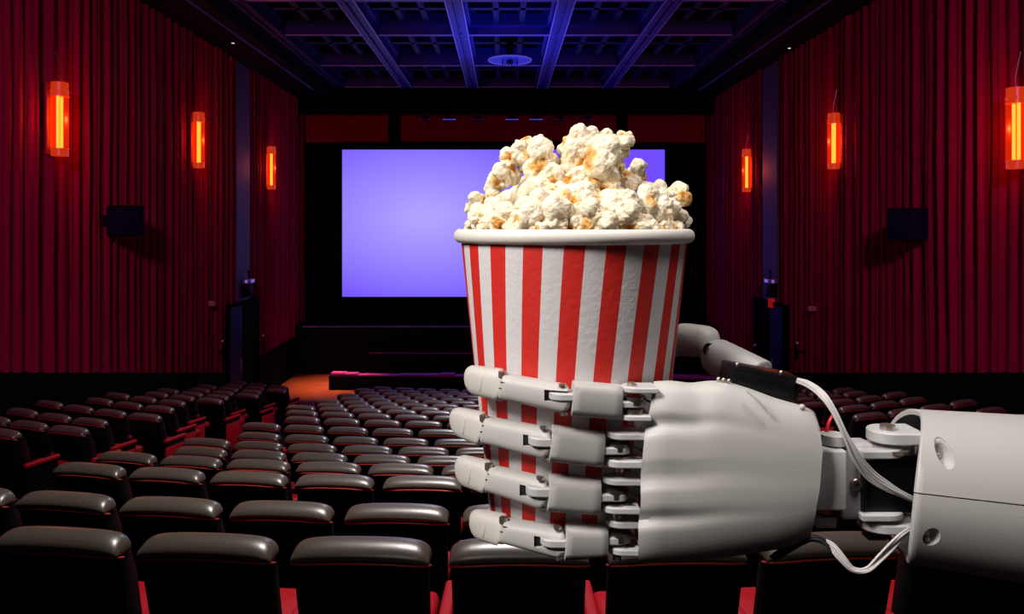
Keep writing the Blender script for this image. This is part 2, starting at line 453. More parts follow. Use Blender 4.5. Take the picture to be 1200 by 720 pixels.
# ------------------------------------------------------------------ cinema screen
ys = 26.6; k = ys/F
sc = thing('cinema_screen', 'large glowing violet cinema screen in a black frame above the stage', 'screen', (0, ys, EYE-2.6))
bm = B(); box(bm, (401-CX)*k, (779-CX)*k, ys, ys+0.03, EYE-(348-264)*k, EYE+(264-175.5)*k)
o = obj('screen_panel', bm, screenm, None, False, origin=(0, ys, EYE)); o.parent = sc; o.location = Vector((0, ys, EYE)) - sc.location
bm = B()
x0, x1, z0, z1 = (401-CX)*k, (779-CX)*k, EYE-(348-264)*k, EYE+(264-175.5)*k
box(bm, x0-0.25, x0, ys-0.04, ys+0.5, z0-0.25, z1+0.25, 0.01); box(bm, x1, x1+0.25, ys-0.04, ys+0.5, z0-0.25, z1+0.25, 0.01)
box(bm, x0, x1, ys-0.04, ys+0.5, z1, z1+0.25, 0.01); box(bm, x0, x1, ys-0.04, ys+0.5, z0-0.25, z0, 0.01)
obj('screen_frame', bm, screenframe, sc, False)

# ------------------------------------------------------------------ stage and low walls in front of it
bm = B()
box(bm, WL+0.05, WR-0.05, 25.6, 26.98, 0.0, EYE-3.36, 0.02)
struct('trim_%d' % n_trim, bm, stagem); n_trim += 1
bm = B(); box(bm, WL+0.3, WR-0.3, 25.575, 25.6, EYE-3.395, EYE-3.375)  # pale strip standing for screen light caught on the stage edge
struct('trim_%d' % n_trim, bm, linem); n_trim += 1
t_ledge = tag(obj('stage_ledge', (lambda b: (box(b, -4.9, 5.0, 24.9, 25.3, 0, 0.80, 0.03, M=Matrix.Rotation(-0.02, 4, 'Z')), b)[1])(B()), stagem, None, True), 'long low black ledge in front of the stage', 'ledge')
t = thing('orchestra_rail', 'long black low wall with purple lit velvet top before the stage', 'low wall', (0.3, 23.0, 0))
Mr = Matrix.Translation((0.3, 23.0, 0)) @ Matrix.Rotation(-0.045, 4, 'Z')
bm = B(); box(bm, -5.55, 6.2, -0.18, 0.18, 0, 0.42, 0.02, M=Mr); obj('rail_base', bm, stagem, t)
bm = B(); rnd = random.Random(8)
x = -5.5
while x < 6.1:
    l = rnd.uniform(0.3, 0.9); h = rnd.uniform(0.02, 0.10)
    box(bm, x, min(x+l, 6.15), -0.15, 0.15, 0.42, 0.42+h, 0.012, M=Mr); x += l
obj('velvet_top', bm, mat('purple_velvet', (0.35, 0.03, 0.30), 0.6), t, label='crumpled purple velvet top')  # purple highlights along the rail top put into the colour

ledge = t_ledge
bm = B(); box(bm, -4.85, 4.95, 24.905, 24.93, 0.785, 0.805, 0.004, M=Matrix.Rotation(-0.02, 4, 'Z')); obj('ledge_trim', bm, MATS['purple_velvet'], ledge, label='thin purple edging')  # lit front edge of the ledge put in as a purple strip
# ------------------------------------------------------------------ cinema seats
def add_head(bm, mi_leather=0, mi_pipe=1, parts='both'):
    pass
def head_bm():   # padded leather cap along the top of the back: slopes up and forward from its rear edge
    bm = B(); rings = []
    PR = [(0.046,0.890),(0.0,0.886),(-0.050,0.888),(-0.061,0.892),(-0.066,0.900),(-0.064,0.911),(-0.056,0.923),(-0.042,0.935),(-0.022,0.944),(0.0,0.949),(0.022,0.948),(0.040,0.940),(0.050,0.922),(0.051,0.905)]
    us = [0, .25, .5, .68, .8, .87, .92, .955, .98, 0.995, 1.0]
    us = [-u for u in us[:0:-1]] + us
    for u in us:
        e = max(0.0, 1 - abs(u)**9)**0.5
        hs = 0.16 + 0.84*e**0.9; ysc = 0.72 + 0.28*e
        rings.append([(u*0.245, -0.012 + (y+0.012)*ysc, 0.890 - 0.012*abs(u)**2.5 + (z-0.890)*hs) for y, z in PR])
    bridge(bm, rings); return bm
def back_bm():
    bm = B(); rings = []
    for z, hw, y0, y1 in ((0.28, 0.215, 0.10, 0.20), (0.32, 0.225, 0.085, 0.20), (0.60, 0.235, 0.0, 0.135), (0.85, 0.240, -0.052, 0.060), (0.887, 0.236, -0.056, 0.042)):
        yc, hy = (y0+y1)/2, (y1-y0)/2
        rings.append([(hw*se(math.cos(2*PI*i/24), 5), yc + hy*se(math.sin(2*PI*i/24), 5), z) for i in range(24)])
    bridge(bm, rings); return bm
def pipe_bm():
    bm = B(); P = []
    for i in range(15):
        u = -1 + 2*i/14
        P.append((u*0.240, -0.064 + 0.020*abs(u)**7, 0.885 - 0.012*abs(u)**2.5))
    P = [(-0.246, -0.012, 0.862)] + P + [(0.246, -0.012, 0.862)]
    tube(bm, P, 0.0042, 6, 3); return bm
def front_bm():
    bm = B(); rings = []
    for z, hw, y0, y1 in ((0.40, 0.19, 0.17, 0.23), (0.5, 0.20, 0.13, 0.215), (0.75, 0.205, 0.06, 0.165), (0.86, 0.20, 0.04, 0.12)):
        yc, hy = (y0+y1)/2, (y1-y0)/2
        rings.append([(hw*se(math.cos(2*PI*i/20), 4), yc + hy*se(math.sin(2*PI*i/20), 4), z) for i in range(20)])
    bridge(bm, rings); return bm
def cushion_bm():
    bm = B(); box(bm, -0.205, 0.205, 0.17, 0.62, 0.38, 0.48, 0.035, 3); return bm
def arm_bm(s):
    bm = B(); box(bm, s*0.278-0.026, s*0.278+0.026, 0.04, 0.42, 0.570, 0.615, 0.014, 3); return bm
def stanch_bm(s):
    bm = B(); box(bm, s*0.278-0.018, s*0.278+0.018, 0.06, 0.40, 0.02, 0.58, 0.008, 1); box(bm, s*0.278-0.04, s*0.278+0.04, 0.05, 0.42, 0, 0.03, 0.006, 1); return bm

seat_full = bpy.data.objects.new('cinema_chair', None); C.objects.link(seat_full)
obj('headrest', head_bm(), leather, seat_full, sharp=180)
bk = obj('back_shell', back_bm(), [backm], seat_full, sharp=50)
obj('piping', pipe_bm(), piping, bk, sharp=180)
obj('backrest', front_bm(), sidem, seat_full)
obj('seat_cushion', cushion_bm(), redfab, seat_full)
for s in (1,):
    obj('armrest', arm_bm(s), redfab, seat_full)
    obj('stanchion', stanch_bm(s), backm, seat_full)
# distant seat: the same shapes as a single mesh
me_far = bpy.data.meshes.new('cinema_chair')
bm = B()
for i, b in enumerate((head_bm(), back_bm(), pipe_bm(), front_bm(), cushion_bm(), arm_bm(1), stanch_bm(1))):
    bmesh.ops.recalc_face_normals(b, faces=b.faces[:])
    tmp = bpy.data.meshes.new('tmp'); b.to_mesh(tmp); b.free()
    k0 = len(bm.faces); bm.from_mesh(tmp); bpy.data.meshes.remove(tmp); bm.faces.ensure_lookup_table()
    for f in bm.faces[k0:]: f.material_index = (0, 1, 2, 3, 4, 4, 1)[i]; f.smooth = True
bm.to_mesh(me_far); bm.free()
for m in (leather, backm, piping, sidem, redfab): me_far.materials.append(m)
me_far.set_sharp_from_angle(angle=math.radians(50))

ORD = ['first','second','third','fourth','fifth','sixth','seventh','eighth','ninth','tenth','eleventh','twelfth','thirteenth','fourteenth','fifteenth','sixteenth','seventeenth','eighteenth','nineteenth','twentieth','twenty-first','twenty-second','twenty-third','twenty-fourth']
def copy_tree(o, parent=None):
    c = o.copy(); C.objects.link(c); c.parent = parent
    for ch in o.children: copy_tree(ch, c)
    return c
PITCH = 0.556
first = True; nseat = 0
for i, ((d, py), z) in enumerate(zip(ROWS, ROWZ)):
    off = 0.054 if i % 2 == 0 else -0.22
    if i == 1: off = -0.505 + PITCH
    if i == 2: off = -0.505
    cols = []
    aisle = 3.50 + 0.015*(d-9)
    end = WR - 0.65
    j = -30
    while j <= 30:
        x = off + j*PITCH; j += 1
        if abs(x) > end: continue
        blk = 0
        if abs(x) > aisle - 0.25:
            if abs(x) < aisle + 1.15: continue
            blk = -1 if x < 0 else 1
        yy = d + sag(x); u = CX + x/yy*F
        if i >= 16 and blk == -1: continue
        hwp = 0.245/yy*F
        if u < -hwp + 2 or u > 1200 + hwp - 2: continue
        # seats wholly behind the bucket or the palm and far away are never seen
        if i >= 7 and 640 < u < 880: continue
        if i >= 4 and 660 < u < 900: continue
        cols.append((x, yy, u, blk))
    for q, (x, yy, u, blk) in enumerate(cols):
        nseat += 1
        full = i < 7
        rz = math.atan2(x, RAD) * 1.0
        if full:
            if first: o = seat_full; first = False
            else: o = copy_tree(seat_full)
        else:
            o = bpy.data.objects.new('cinema_chair', me_far); C.objects.link(o)
        if i >= 5 and blk == -1 and q+1 < len(cols) and cols[q+1][3] == 0:
            b_ = B(); box(b_, 0.306, 0.326, 0.02, 0.36, 0.06, 0.52, 0.008)
            obj('end_panel', b_, redfab, None).parent = o
        o.location = (x, yy, z); o.rotation_euler = (0, 0, rz)
        o['category'] = 'cinema seat'
        rown = 'the row nearest the camera' if i == 0 else 'the %s row from the camera' % ORD[i]
        if i < 11:
            o['label'] = 'dark leather cinema seat, %s from the left of %s' % (ORD[min(q, 23)], rown)
            o['group'] = 'cinema seats in ' + rown
        else:
            bn = {-1: 'left of the left aisle', 0: 'in the central block', 1: 'on the far right side'}[blk]
            rr = 'the row nearest the stage' if i == len(ROWS)-1 else 'the %s row back from the stage' % ORD[len(ROWS)-1-i]
            o['label'] = 'small distant cinema seat %s, %s' % (bn, rr)
            o['group'] = 'cinema seats %s, %s' % (bn, rr)
print('seats', nseat)

# ------------------------------------------------------------------ wall lamps
def sconce(px, ytop, ybot, side, label):
    x = WL if side < 0 else WR
    Y = (abs(x)-0.2)*F/abs(px-CX)
    zt = EYE+(CY-ytop)/F*Y; zb = EYE+(CY-ybot)/F*Y
    xc = x - side*0.20; rr = 0.125
    t = thing('wall_lamp', label, 'wall lamp', (x, Y, zb), 'glowing orange wall lamps on the curtains')
    bm = B(); box(bm, *sorted((x - side*0.07, x - side*0.10)), Y-0.16, Y+0.16, zb+0.02, zt-0.02, 0.01)
    obj('back_plate', bm, mat('red_enamel', (0.5, 0.03, 0.015), 0.4), t)
    bm = B(); n = 28
    rings = [[(xc+rr*math.cos(2*PI*i/n), Y+rr*math.sin(2*PI*i/n), z) for i in range(n)] for z in (zb+0.10, zt-0.20)]
    bridge(bm, rings, False, False); obj('glass', bm, glassm, t)
    bm = B(); cyl(bm, (xc, Y, zb), (xc, Y, zb+0.10), rr*0.97, n=24); cyl(bm, (xc, Y, zb+0.10), (xc, Y, zb+0.115), rr*1.04, n=24)
    obj('bottom_cap', bm, mat('amber_cap', (0.25, 0.02, 0.006), 0.35, emis=(1, 0.06, 0.008), estr=0.45), t)
    bm = B(); cyl(bm, (xc, Y, zt-0.20), (xc, Y, zt), rr*0.97, n=24); cyl(bm, (xc, Y, zt-0.215), (xc, Y, zt-0.20), rr*1.06, n=24)
    for a in range(6):
        cyl(bm, (xc+rr*0.97*math.cos(a), Y+rr*0.97*math.sin(a), zt-0.15), (xc+rr*1.05*math.cos(a), Y+rr*1.05*math.sin(a), zt-0.15), 0.03, n=8)
    obj('top_cap', bm, MATS['amber_cap'], t)
    for dy in (-0.05, 0.05):
        bm = B(); cyl(bm, (xc, Y+dy, zb+0.11), (xc, Y+dy, zt-0.21), 0.022, n=12); obj('glowing_tube', bm, tubem, t)
    bm = B(); tube(bm, [(xc, Y, zt), (xc, Y+0.02, zt+0.15), (x-side*0.12, Y+0.03, zt+0.5)], 0.008, 6); obj('wire', bm, steel, t)
    l = bpy.data.lights.new('lamp_light', 'POINT'); l.energy = 26; l.color = (1.0, 0.13, 0.03); l.shadow_soft_size = 0.05
    lo = bpy.data.objects.new('lamp_light', l); C.objects.link(lo); lo.parent = t; lo.location = (-side*0.40, 0, (zt-zb)/2)
for a in ((70, 97, 183, -1, 'glowing orange wall lamp on the left curtain, nearest and largest of the left three'),
          (233, 132, 197, -1, 'glowing orange wall lamp on the left curtain just before the pilaster'),
          (318, 172, 222, -1, 'small glowing orange wall lamp on the left curtain beyond the pilaster'),
          (1191, 103, 198, 1, 'glowing orange wall lamp cut by the right edge of the picture'),
          (977, 133, 198, 1, 'glowing orange wall lamp on the right curtain just before the pilaster'),
          (875, 175, 225, 1, 'small glowing orange wall lamp on the right curtain beyond the pilaster')): sconce(*a)

# ------------------------------------------------------------------ wall speakers
for (px, yt, yb_, s, lab) in ((149, 241, 277, -1, 'black box loudspeaker on the left curtain below the wall lamps'), (1062, 244, 281, 1, 'black box loudspeaker on the right curtain below the wall lamps')):
    x = WL if s < 0 else WR; Y = (abs(x)-0.36)*F/abs(px-CX)
    zt = EYE+(CY-yt)/F*Y; zb = EYE+(CY-yb_)/F*Y
    t = thing('loudspeaker', lab, 'loudspeaker', (x, Y, zb), 'loudspeakers on the side curtains')
    M = Matrix.Translation((x - s*0.34, Y, (zt+zb)/2)) @ Matrix.Rotation(s*0.35, 4, 'Z')
    h = (zt-zb)/2
    bm = B(); box(bm, -0.2, 0.2, -0.24, 0.24, -h, h, 0.02, M=M); obj('cabinet', bm, speakm, t)
    bm = B(); box(bm, *sorted((-s*0.2, -s*0.215)), -0.215, 0.215, -h+0.03, h-0.03, 0.005, M=M)
    box(bm, -0.18, 0.18, -0.255, -0.24, -h+0.03, h-0.03, 0.005, M=M); obj('grille', bm, grillm, t)
    bm = B(); cyl(bm, (x-s*0.02, Y, (zt+zb)/2), (x-s*0.25, Y, (zt+zb)/2), 0.03); box(bm, *sorted((x+s*0.04, x-s*0.10)), Y-0.08, Y+0.08, (zt+zb)/2-0.1, (zt+zb)/2+0.1, 0.01)
    obj('wall_bracket', bm, speakm, t)

# ------------------------------------------------------------------ emergency units over the doors
for (x, s, yy, pxs, lab) in ((WL, -1, 20.6, 0, 'small black emergency light with violet glint over the left exit'), (WR, 1, 20.1, 1, 'small black emergency light with violet glint over the right exit')):
    zc = EYE - (333-CY)/F*yy
    t = thing('emergency_light', lab, 'emergency light', (x-s*0.05, yy, zc-0.3), 'emergency lights over the exits')
    xo = x - s*0.17
    bm = B(); box(bm, *sorted((x-s*0.02, x-s*0.24)), yy-0.16, yy+0.16, zc-0.34, zc+0.06, 0.03); obj('housing', bm, speakm, t)
    bm = B(); box(bm, *sorted((x-s*0.05, x-s*0.27)), yy-0.20, yy+0.22, zc+0.02, zc+0.14, 0.02); obj('lamp_head', bm, mat('violet_grey', (0.20, 0.17, 0.45), 0.4), t)
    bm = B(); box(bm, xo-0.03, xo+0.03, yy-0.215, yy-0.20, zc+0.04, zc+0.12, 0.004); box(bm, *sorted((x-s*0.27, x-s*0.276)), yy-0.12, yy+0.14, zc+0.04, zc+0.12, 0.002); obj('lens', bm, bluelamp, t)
    bm = B(); cyl(bm, (xo, yy, zc+0.14), (xo, yy, zc+0.36), 0.02); cyl(bm, (xo, yy, zc+0.30), (xo, yy, zc+0.36), 0.05, 0.03); obj('stem', bm, speakm, t)
    if s > 0:
        bm = B(); zz = EYE-(355-CY)/F*yy
        box(bm, xo-0.08, xo+0.10, yy-0.10, yy-0.05, zz-0.12, zz+0.12, 0.02); obj('indicator', bm, exitm, t)
# small fittings on the curtains
def fitting(px, py, s, h, lab, lit=True):
    x = WL if s < 0 else WR; Y = abs(x)*F/abs(px-CX); z = EYE-(py-CY)/F*Y
    t = thing('curtain_hook', lab, 'hook', (x, Y, z-h/2), 'small metal hooks at the side curtains')
    xo = x - s*0.18
    bm = B(); tube(bm, [(xo, Y, z+h/2), (xo-s*0.03, Y, z+h*0.2), (xo, Y+0.02, z-h/2)], 0.028, 8); box(bm, *sorted((xo, x+s*0.05)), Y-0.02, Y+0.02, z-0.02, z+0.02, 0.004)
    obj('hook_arm', bm, servo, t)
    bm = B(); bmesh.ops.create_icosphere(bm, subdivisions=2, radius=0.035, matrix=Matrix.Translation((xo, Y-0.02, z+h/2))); obj('hook_knob', bm, mat('bright_metal', (0.8, 0.75, 0.75), 0.25, metal=0.4), t)
fitting(252, 412, -1, 0.5, 'dark metal hook near the lower left curtain just before the blue door')
fitting(301, 404, -1, 0.5, 'dark metal hook on the left curtain just beyond the door')
fitting(892, 412, 1, 0.35, 'dark metal hook on the right curtain just beyond the door')
fitting(943, 412, 1, 0.4, 'dark metal hook on the right curtain just before the blue door')
for (px, py, s, lab) in ((242, 356, -1, 'tiny pale tag pinned on the left curtain beside the door'), (957, 362, 1, 'tiny pale tag pinned on the right curtain beside the door')):
    x = WL if s < 0 else WR; Y = abs(x)*F/abs(px-CX); z = EYE-(py-CY)/F*Y
    bm = B(); box(bm, *sorted((x+s*0.10, x-s*0.19)), Y-0.02, Y+0.02, z-0.06, z+0.06, 0.008)
    box(bm, *sorted((x-s*0.19, x-s*0.198)), Y-0.012, Y+0.012, z-0.02, z+0.04, 0.003)
    tag(obj('curtain_tag', bm, mat('pale_plate', (0.40, 0.2, 0.24), 0.5), None, True, origin=(x-s*0.14, Y, z-0.07)), lab, 'tag', 'small pale tags on the curtains')

# ------------------------------------------------------------------ ceiling fixtures
t = thing('ceiling_ring_lamp', 'round blue-rimmed fixture hanging from the middle of the coffered ceiling', 'ceiling lamp', (0.17, 20.3, EYE+5.15))
zc = EYE+4.36
bm = B(); n = 48
def torus(bm, c, R, r, n=48, m=10, sz=1.0):
    V = [[bm.verts.new((c[0]+(R+r*math.cos(2*PI*j/m))*math.cos(2*PI*i/n), c[1]+(R+r*math.cos(2*PI*j/m))*math.sin(2*PI*i/n), c[2]+sz*r*math.sin(2*PI*j/m))) for j in range(m)] for i in range(n)]
    for i in range(n):
        for j in range(m): bm.faces.new((V[i][j], V[(i+1)%n][j], V[(i+1)%n][(j+1)%m], V[i][(j+1)%m]))
torus(bm, (0.17, 20.3, zc), 0.56, 0.022); obj('ring', bm, ringlamp, t)
bm = B(); cyl(bm, (0.17, 20.3, zc), (0.17, 20.3, zc+0.05), 0.52, 0.50, n=40); obj('disc', bm, mat('blue_disc', (0.05, 0.06, 0.35), 0.4), t)
bm = B(); cyl(bm, (0.17, 20.3, zc-0.10), (0.17, 20.3, EYE+5.15), 0.09); obj('stem', bm, speakm, t)
bm = B()
for i in range(14):
    a = 2*PI*i/14; cyl(bm, (0.17+0.2*math.cos(a), 20.3+0.2*math.sin(a), zc-0.12), (0.17+0.2*math.cos(a), 20.3+0.2*math.sin(a), zc+0.01), 0.012, n=6)
obj('pendants', bm, beamm, t)
for i, (px, py, lab) in enumerate(((273, 49, 'tiny white downlight in the dark soffit over the left curtain'), (925, 55, 'tiny white downlight in the dark soffit over the right curtain'))):
    Y = 4.30*F/(CY-py); X = (px-CX)/F*Y
    t = thing('soffit_downlight', lab, 'downlight', (X, Y, EYE+4.32), 'tiny downlights in the soffits')
    bm = B(); cyl(bm, (X, Y, EYE+4.27), (X, Y, EYE+4.32), 0.055, 0.07); obj('trim_ring', bm, speakm, t)
    bm = B(); cyl(bm, (X, Y, EYE+4.262), (X, Y, EYE+4.272), 0.035); obj('lens', bm, tinylamp, t)
for i, px in enumerate((499, 527, 561, 600, 628, 656, 688)):
    Y = 25.7; X = (px-CX)/F*Y; z = EYE+(264-138)/F*Y
    t = thing('stage_spotlight', 'small black stage spotlight under the header, %s from the left' % ORD[i], 'spotlight', (X, Y, z+0.12), 'stage spotlights above the screen')
    bm = B(); cyl(bm, (X, Y+0.1, z), (X, Y-0.2, z-0.05), 0.07, 0.10); obj('can', bm, speakm, t)
    bm = B(); tube(bm, [(X-0.11, Y, z-0.02), (X-0.11, Y, z+0.12), (X+0.11, Y, z+0.12), (X+0.11, Y, z-0.02)], 0.012, 6, 3); cyl(bm, (X, Y, z+0.1), (X, Y+0.3, z+0.28), 0.015); obj('yoke', bm, speakm, t)
    bm = B(); box(bm, X-0.22, X+0.22, Y-0.21, Y-0.19, z-0.10, z-0.075, 0.004); obj('barn_door', bm, ringlamp if i in (1, 3, 4) else MATS['blue_disc'], t)  # blue glint of the fixture put in as a thin coloured strip

# ================================================================== THE BUCKET
BC = Vector((0.0496, 0.55, 0)); 
ZT, ZBOT = EYE - 0.0075, EYE - 0.208
def bR(z):   # wall radius at height z
    t = (EYE - 0.012 - z) / 0.1925
    return 0.0798 - 0.0205*t
bucket = thing('popcorn_bucket', 'red and white striped paper popcorn bucket gripped by the robot hand', 'popcorn bucket', (BC.x, BC.y, ZBOT))
bm = B(); NS, SUB, NZ = 19, 8, 14
N = NS*2*SUB//2
def ang(i, z):
    t = (EYE - 0.012 - z)/0.1925
    # stripe boundaries aligned with segment boundaries; a red stripe faces the camera
    return -PI/2 + (2*PI*i/(NS*8)) - 0.073 - (2*PI/NS)*0.25 - 0.19*t
zs = [ZT - 0.002 - (ZT - 0.002 - ZBOT)*k/NZ for k in range(NZ+1)]
V = [[bm.verts.new((BC.x + bR(z)*math.cos(ang(i, z)), BC.y + bR(z)*math.sin(ang(i, z)), z)) for i in range(NS*8)] for z in zs]
for k in range(NZ):
    for i in range(NS*8):
        j = (i+1) % (NS*8)
        f = bm.faces.new((V[k][i], V[k+1][i], V[k+1][j], V[k][j])); f.material_index = 1 if (i % 8) < 4 else 0
# inner wall + bottom
V2 = [[bm.verts.new((BC.x + (bR(z)-0.0012)*math.cos(ang(i, z)), BC.y + (bR(z)-0.0012)*math.sin(ang(i, z)), z)) for i in range(NS*8)] for z in (zs[0], zs[-1])]
for i in range(NS*8):
    j = (i+1) % (NS*8); bm.faces.new((V2[0][i], V2[0][j], V2[1][j], V2[1][i]))
    bm.faces.new((V[-1][i], V[-1][j], V2[1][j], V2[1][i]))
zb = ZBOT+0.006
c = [bm.verts.new((BC.x+(bR(zb)-0.001)*math.cos(2*PI*i/64), BC.y+(bR(zb)-0.001)*math.sin(2*PI*i/64), zb)) for i in range(64)]; bm.faces.new(c)
obj('bucket_wall', bm, [paperw, paperr], bucket)
bm = B(); torus(bm, (BC.x, BC.y, ZT), 0.0806, 0.0044, 96, 14, 1.12); obj('rolled_rim', bm, rimm, bucket, sharp=180)

# ================================================================== POPCORN
def kernel_mesh(seed):
    r = random.Random(seed); bm = B(); bmesh.ops.create_icosphere(bm, subdivisions=5, radius=1)
    lobes = [(Vector((0, 0, 0)), 0.50)]
    nl = r.randint(3, 5); dirs = []
    for _ in range(200):
        d = Vector((r.gauss(0, 1), r.gauss(0, 1), r.gauss(0, 0.8))).normalized()
        if all(d.dot(e) < 0.25 for e in dirs): dirs.append(d)
        if len(dirs) == nl: break
    for d in dirs: lobes.append((d*r.uniform(0.36, 0.62), r.uniform(0.36, 0.52)))
    hd = Vector((r.uniform(-1, 1), -1.0, r.uniform(-0.6, 0.8))).normalized()
    layer = bm.verts.layers.float.new('hull'); mx = 0; off = Vector((seed*3.1, seed*1.7, 0))
    for v in bm.verts:
        n = v.co.normalized(); n = (n + 0.26*Vector((noise.noise(n*2.3+off), noise.noise(n*2.3+off+Vector((5, 0, 0))), noise.noise(n*2.3+off+Vector((0, 5, 0)))))).normalized()
        s = 0
        best = 0
        for c_, rr in lobes:
            b = n.dot(c_); disc = b*b - c_.length_squared + rr*rr
            tt = b + math.sqrt(disc) if disc > 0 else 0.30
            s += math.exp(28*tt)
        t = math.log(s)/28
        t += 0.07*noise.noise(n*3.2+off) + 0.035*abs(noise.noise(n*6+off)) + 0.014*noise.noise(n*11+off)
        h = max(0, (n.dot(hd)-0.80)/0.16); h = min(1, h)
        if h > 0: t -= 0.10*h*h*(3-2*h)
        low = max(0.0, min(1.0, (0.60 - t)/0.16))
        v[layer] = min(1.0, h*1.1*(0.75+0.5*noise.noise(n*7+off)) + 0.28*low)
        v.co = v.co.normalized()*t; mx = max(mx, t)
    for v in bm.verts: v.co /= mx*0.93
    me = bpy.data.meshes.new('popcorn_piece'); bm.to_mesh(me); bm.free(); me.materials.append(popm)
    me.polygons.foreach_set('use_smooth', [True]*len(me.polygons)); return me
KM = [kernel_mesh(s) for s in range(12)]
# (px, py, size px, depth offset in bucket pixels, tier)
KS = [(557,240,28,-15,0),(566,259,32,-45,0),(550,266,20,-5,0),(589,258,36,-68,0),(614,260,34,-82,0),(651,257,52,-84,0),(676,268,28,-92,0),
 (709,268,32,-94,0),(735,260,40,-84,0),(756,266,30,-78,0),(777,252,42,-50,0),(790,268,22,-50,0),(797,256,26,-25,0),(603,270,24,-90,0),(633,272,24,-98,0),(692,271,24,-100,0),(775,270,24,-70,0),(568,272,20,-60,0),
 (628,240,34,-60,1),(607,244,30,-50,1),(585,240,30,-35,1),(645,228,36,-50,1),(690,240,46,-68,1),(722,240,36,-72,1),(756,241,38,-58,1),(768,226,34,-20,1),(789,229,34,-15,1),(801,225,18,-10,1),(667,236,34,-55,1),
 (576,229,22,-15,2),(583,213,28,-15,2),(668,214,36,-40,2),(638,212,38,-35,2),(715,218,38,-50,2),(737,213,26,-30,2),(746,203,34,45,2),(690,217,34,-45,2),(652,212,30,-30,2),
 (594,198,34,-15,3),(604,183,30,-12,3),(613,172,26,-10,3),(636,172,32,-8,3),(636,191,50,-25,3),(622,190,34,-15,3),(668,186,36,-30,3),(666,170,24,-20,3),(683,164,34,-22,4),(678,182,32,-28,3),(704,191,54,-38,3),(706,160,20,-15,4),(725,172,28,-22,4),(733,161,17,-20,4),(722,195,34,-25,3),(712,172,26,-20,4),(730,166,20,-21,4)]
tiers = ['resting along the front of the bucket rim', 'in the band just above the rim pieces', 'in the middle of the heap', 'in the upper part of the heap', 'on the peak of the heap']
px_m = 0.55/F
rk = random.Random(77)
cnt = [0]*5
for tier in range(5):
    L = sorted([q for q in KS if q[4] == tier])
    for q, (px, py, sz, dw, _) in enumerate(L):
        Y = 0.55 + dw*px_m
        o = bpy.data.objects.new('popcorn_piece', KM[rk.randrange(12)]); C.objects.link(o)
        p = at(px, py, Y); o.location = p
        r_ = sz*0.615*px_m
        o.scale = (r_*rk.uniform(0.92, 1.12), r_*rk.uniform(0.8, 1.0), r_*rk.uniform(0.92, 1.12))
        o.rotation_euler = (rk.uniform(-0.7, 0.7), rk.uniform(0, 6.28), rk.uniform(-0.7, 0.7))
        tag(o, 'white popped kernel %s, %s from the left' % (tiers[tier], ORD[min(q, 23)]), 'popcorn', 'popcorn heaped in the striped bucket')
# kernels deeper in the bucket and on the back of the heap, seen between the others
for q in range(34):
    a = 2*PI*q*0.618; rr = 0.064*math.sqrt((q+0.5)/34)
    X = BC.x + rr*math.cos(a); Y = BC.y + rr*math.sin(a)
    zt = EYE + 0.004 + 0.030*(1 - (rr/0.066)**2) * (0.9 if Y > BC.y else 0.6)
    o = bpy.data.objects.new('popcorn_piece', KM[q % 12]); C.objects.link(o)
    o.location = (X, Y, zt); s_ = rk.uniform(0.0135, 0.0165)
    o.scale = (s_, s_, s_); o.rotation_euler = (rk.uniform(0, 6), rk.uniform(0, 6), rk.uniform(0, 6))
    tag(o, 'popped kernel buried in the heap inside the bucket', 'popcorn', 'buried popcorn inside the bucket')

# ================================================================== THE ROBOT ARM
arm = thing('robot_arm', 'white robot arm and hand reaching in from the right, holding the popcorn bucket', 'robot arm', tuple(at(1250, 665, 0.50)))
def ring(uT, vT, uB, vB, Y, hy, n=24, ex=3.2, a0=0, a1=2*PI, closed=True):
    """cross-section ring: vertical extent vT..vB (photo pixels at depth Y), half depth hy metres"""
    pT = at(uT, vT, Y); pB = at(uB, vB, Y); c_ = (pT+pB)/2; h = (pT-pB)/2
    out = []
    m = n if closed else n+1
    for i in range(m):
        a = a0 + (a1-a0)*i/n
        out.append(c_ + h*se(math.sin(a), ex) + Vector((0, -hy*se(math.cos(a), ex), 0)))
    return out
def lerp(a, b, t): return a + (b-a)*t
def seg(bm, L, R, yL, yR, hyL, hyR, ex=3.2, endL=0.0, endR=0.0, n=24, steps=6, mi=0):
    """L, R = (uTop, vTop, uBottom, vBottom); endL/endR = pixels of rounded end"""
    rings = []
    ts = []
    length = max(1.0, (R[0]+R[2]-L[0]-L[2])/2)
    def q(k): return [k[0]]
    pts = []
    if endL:
        for k in range(5):
            a = (PI/2)*(k/5); pts.append((endL*(1-math.sin(a))*0 + endL*(1-math.cos(PI/2-a)), max(0.05, math.sin(a))))
        pts = [(endL*(1-math.cos((PI/2)*k/6)), max(0.06, math.sin((PI/2)*k/6))) for k in range(6)]
        pts = [(endL*(1-math.cos(PI/2*k/6)) , max(0.06, math.sin(PI/2*k/6)**0.8)) for k in range(6)]
    pts.append((endL, 1.0))
    for k in range(1, steps): pts.append((lerp(endL, length-endR, k/steps), 1.0))
    pts.append((length-endR, 1.0))
    if endR:
        pts += [(length-endR*(1-math.cos(PI/2*k/6)), max(0.06, math.sin(PI/2*k/6)**0.8)) for k in range(5, -1, -1)]
    for d_, sc_ in pts:
        t = d_/length
        uT, vT, uB, vB = [lerp(a, b, t) for a, b in zip(L, R)]
        cu, cv = (uT+uB)/2, (vT+vB)/2
        rings.append(ring(cu+(uT-cu)*sc_, cv+(vT-cv)*sc_, cu+(uB-cu)*sc_, cv+(vB-cv)*sc_, lerp(yL, yR, t), lerp(hyL, hyR, t)*(0.35+0.65*sc_), n, ex))
    bridge(bm, rings, mi=mi)

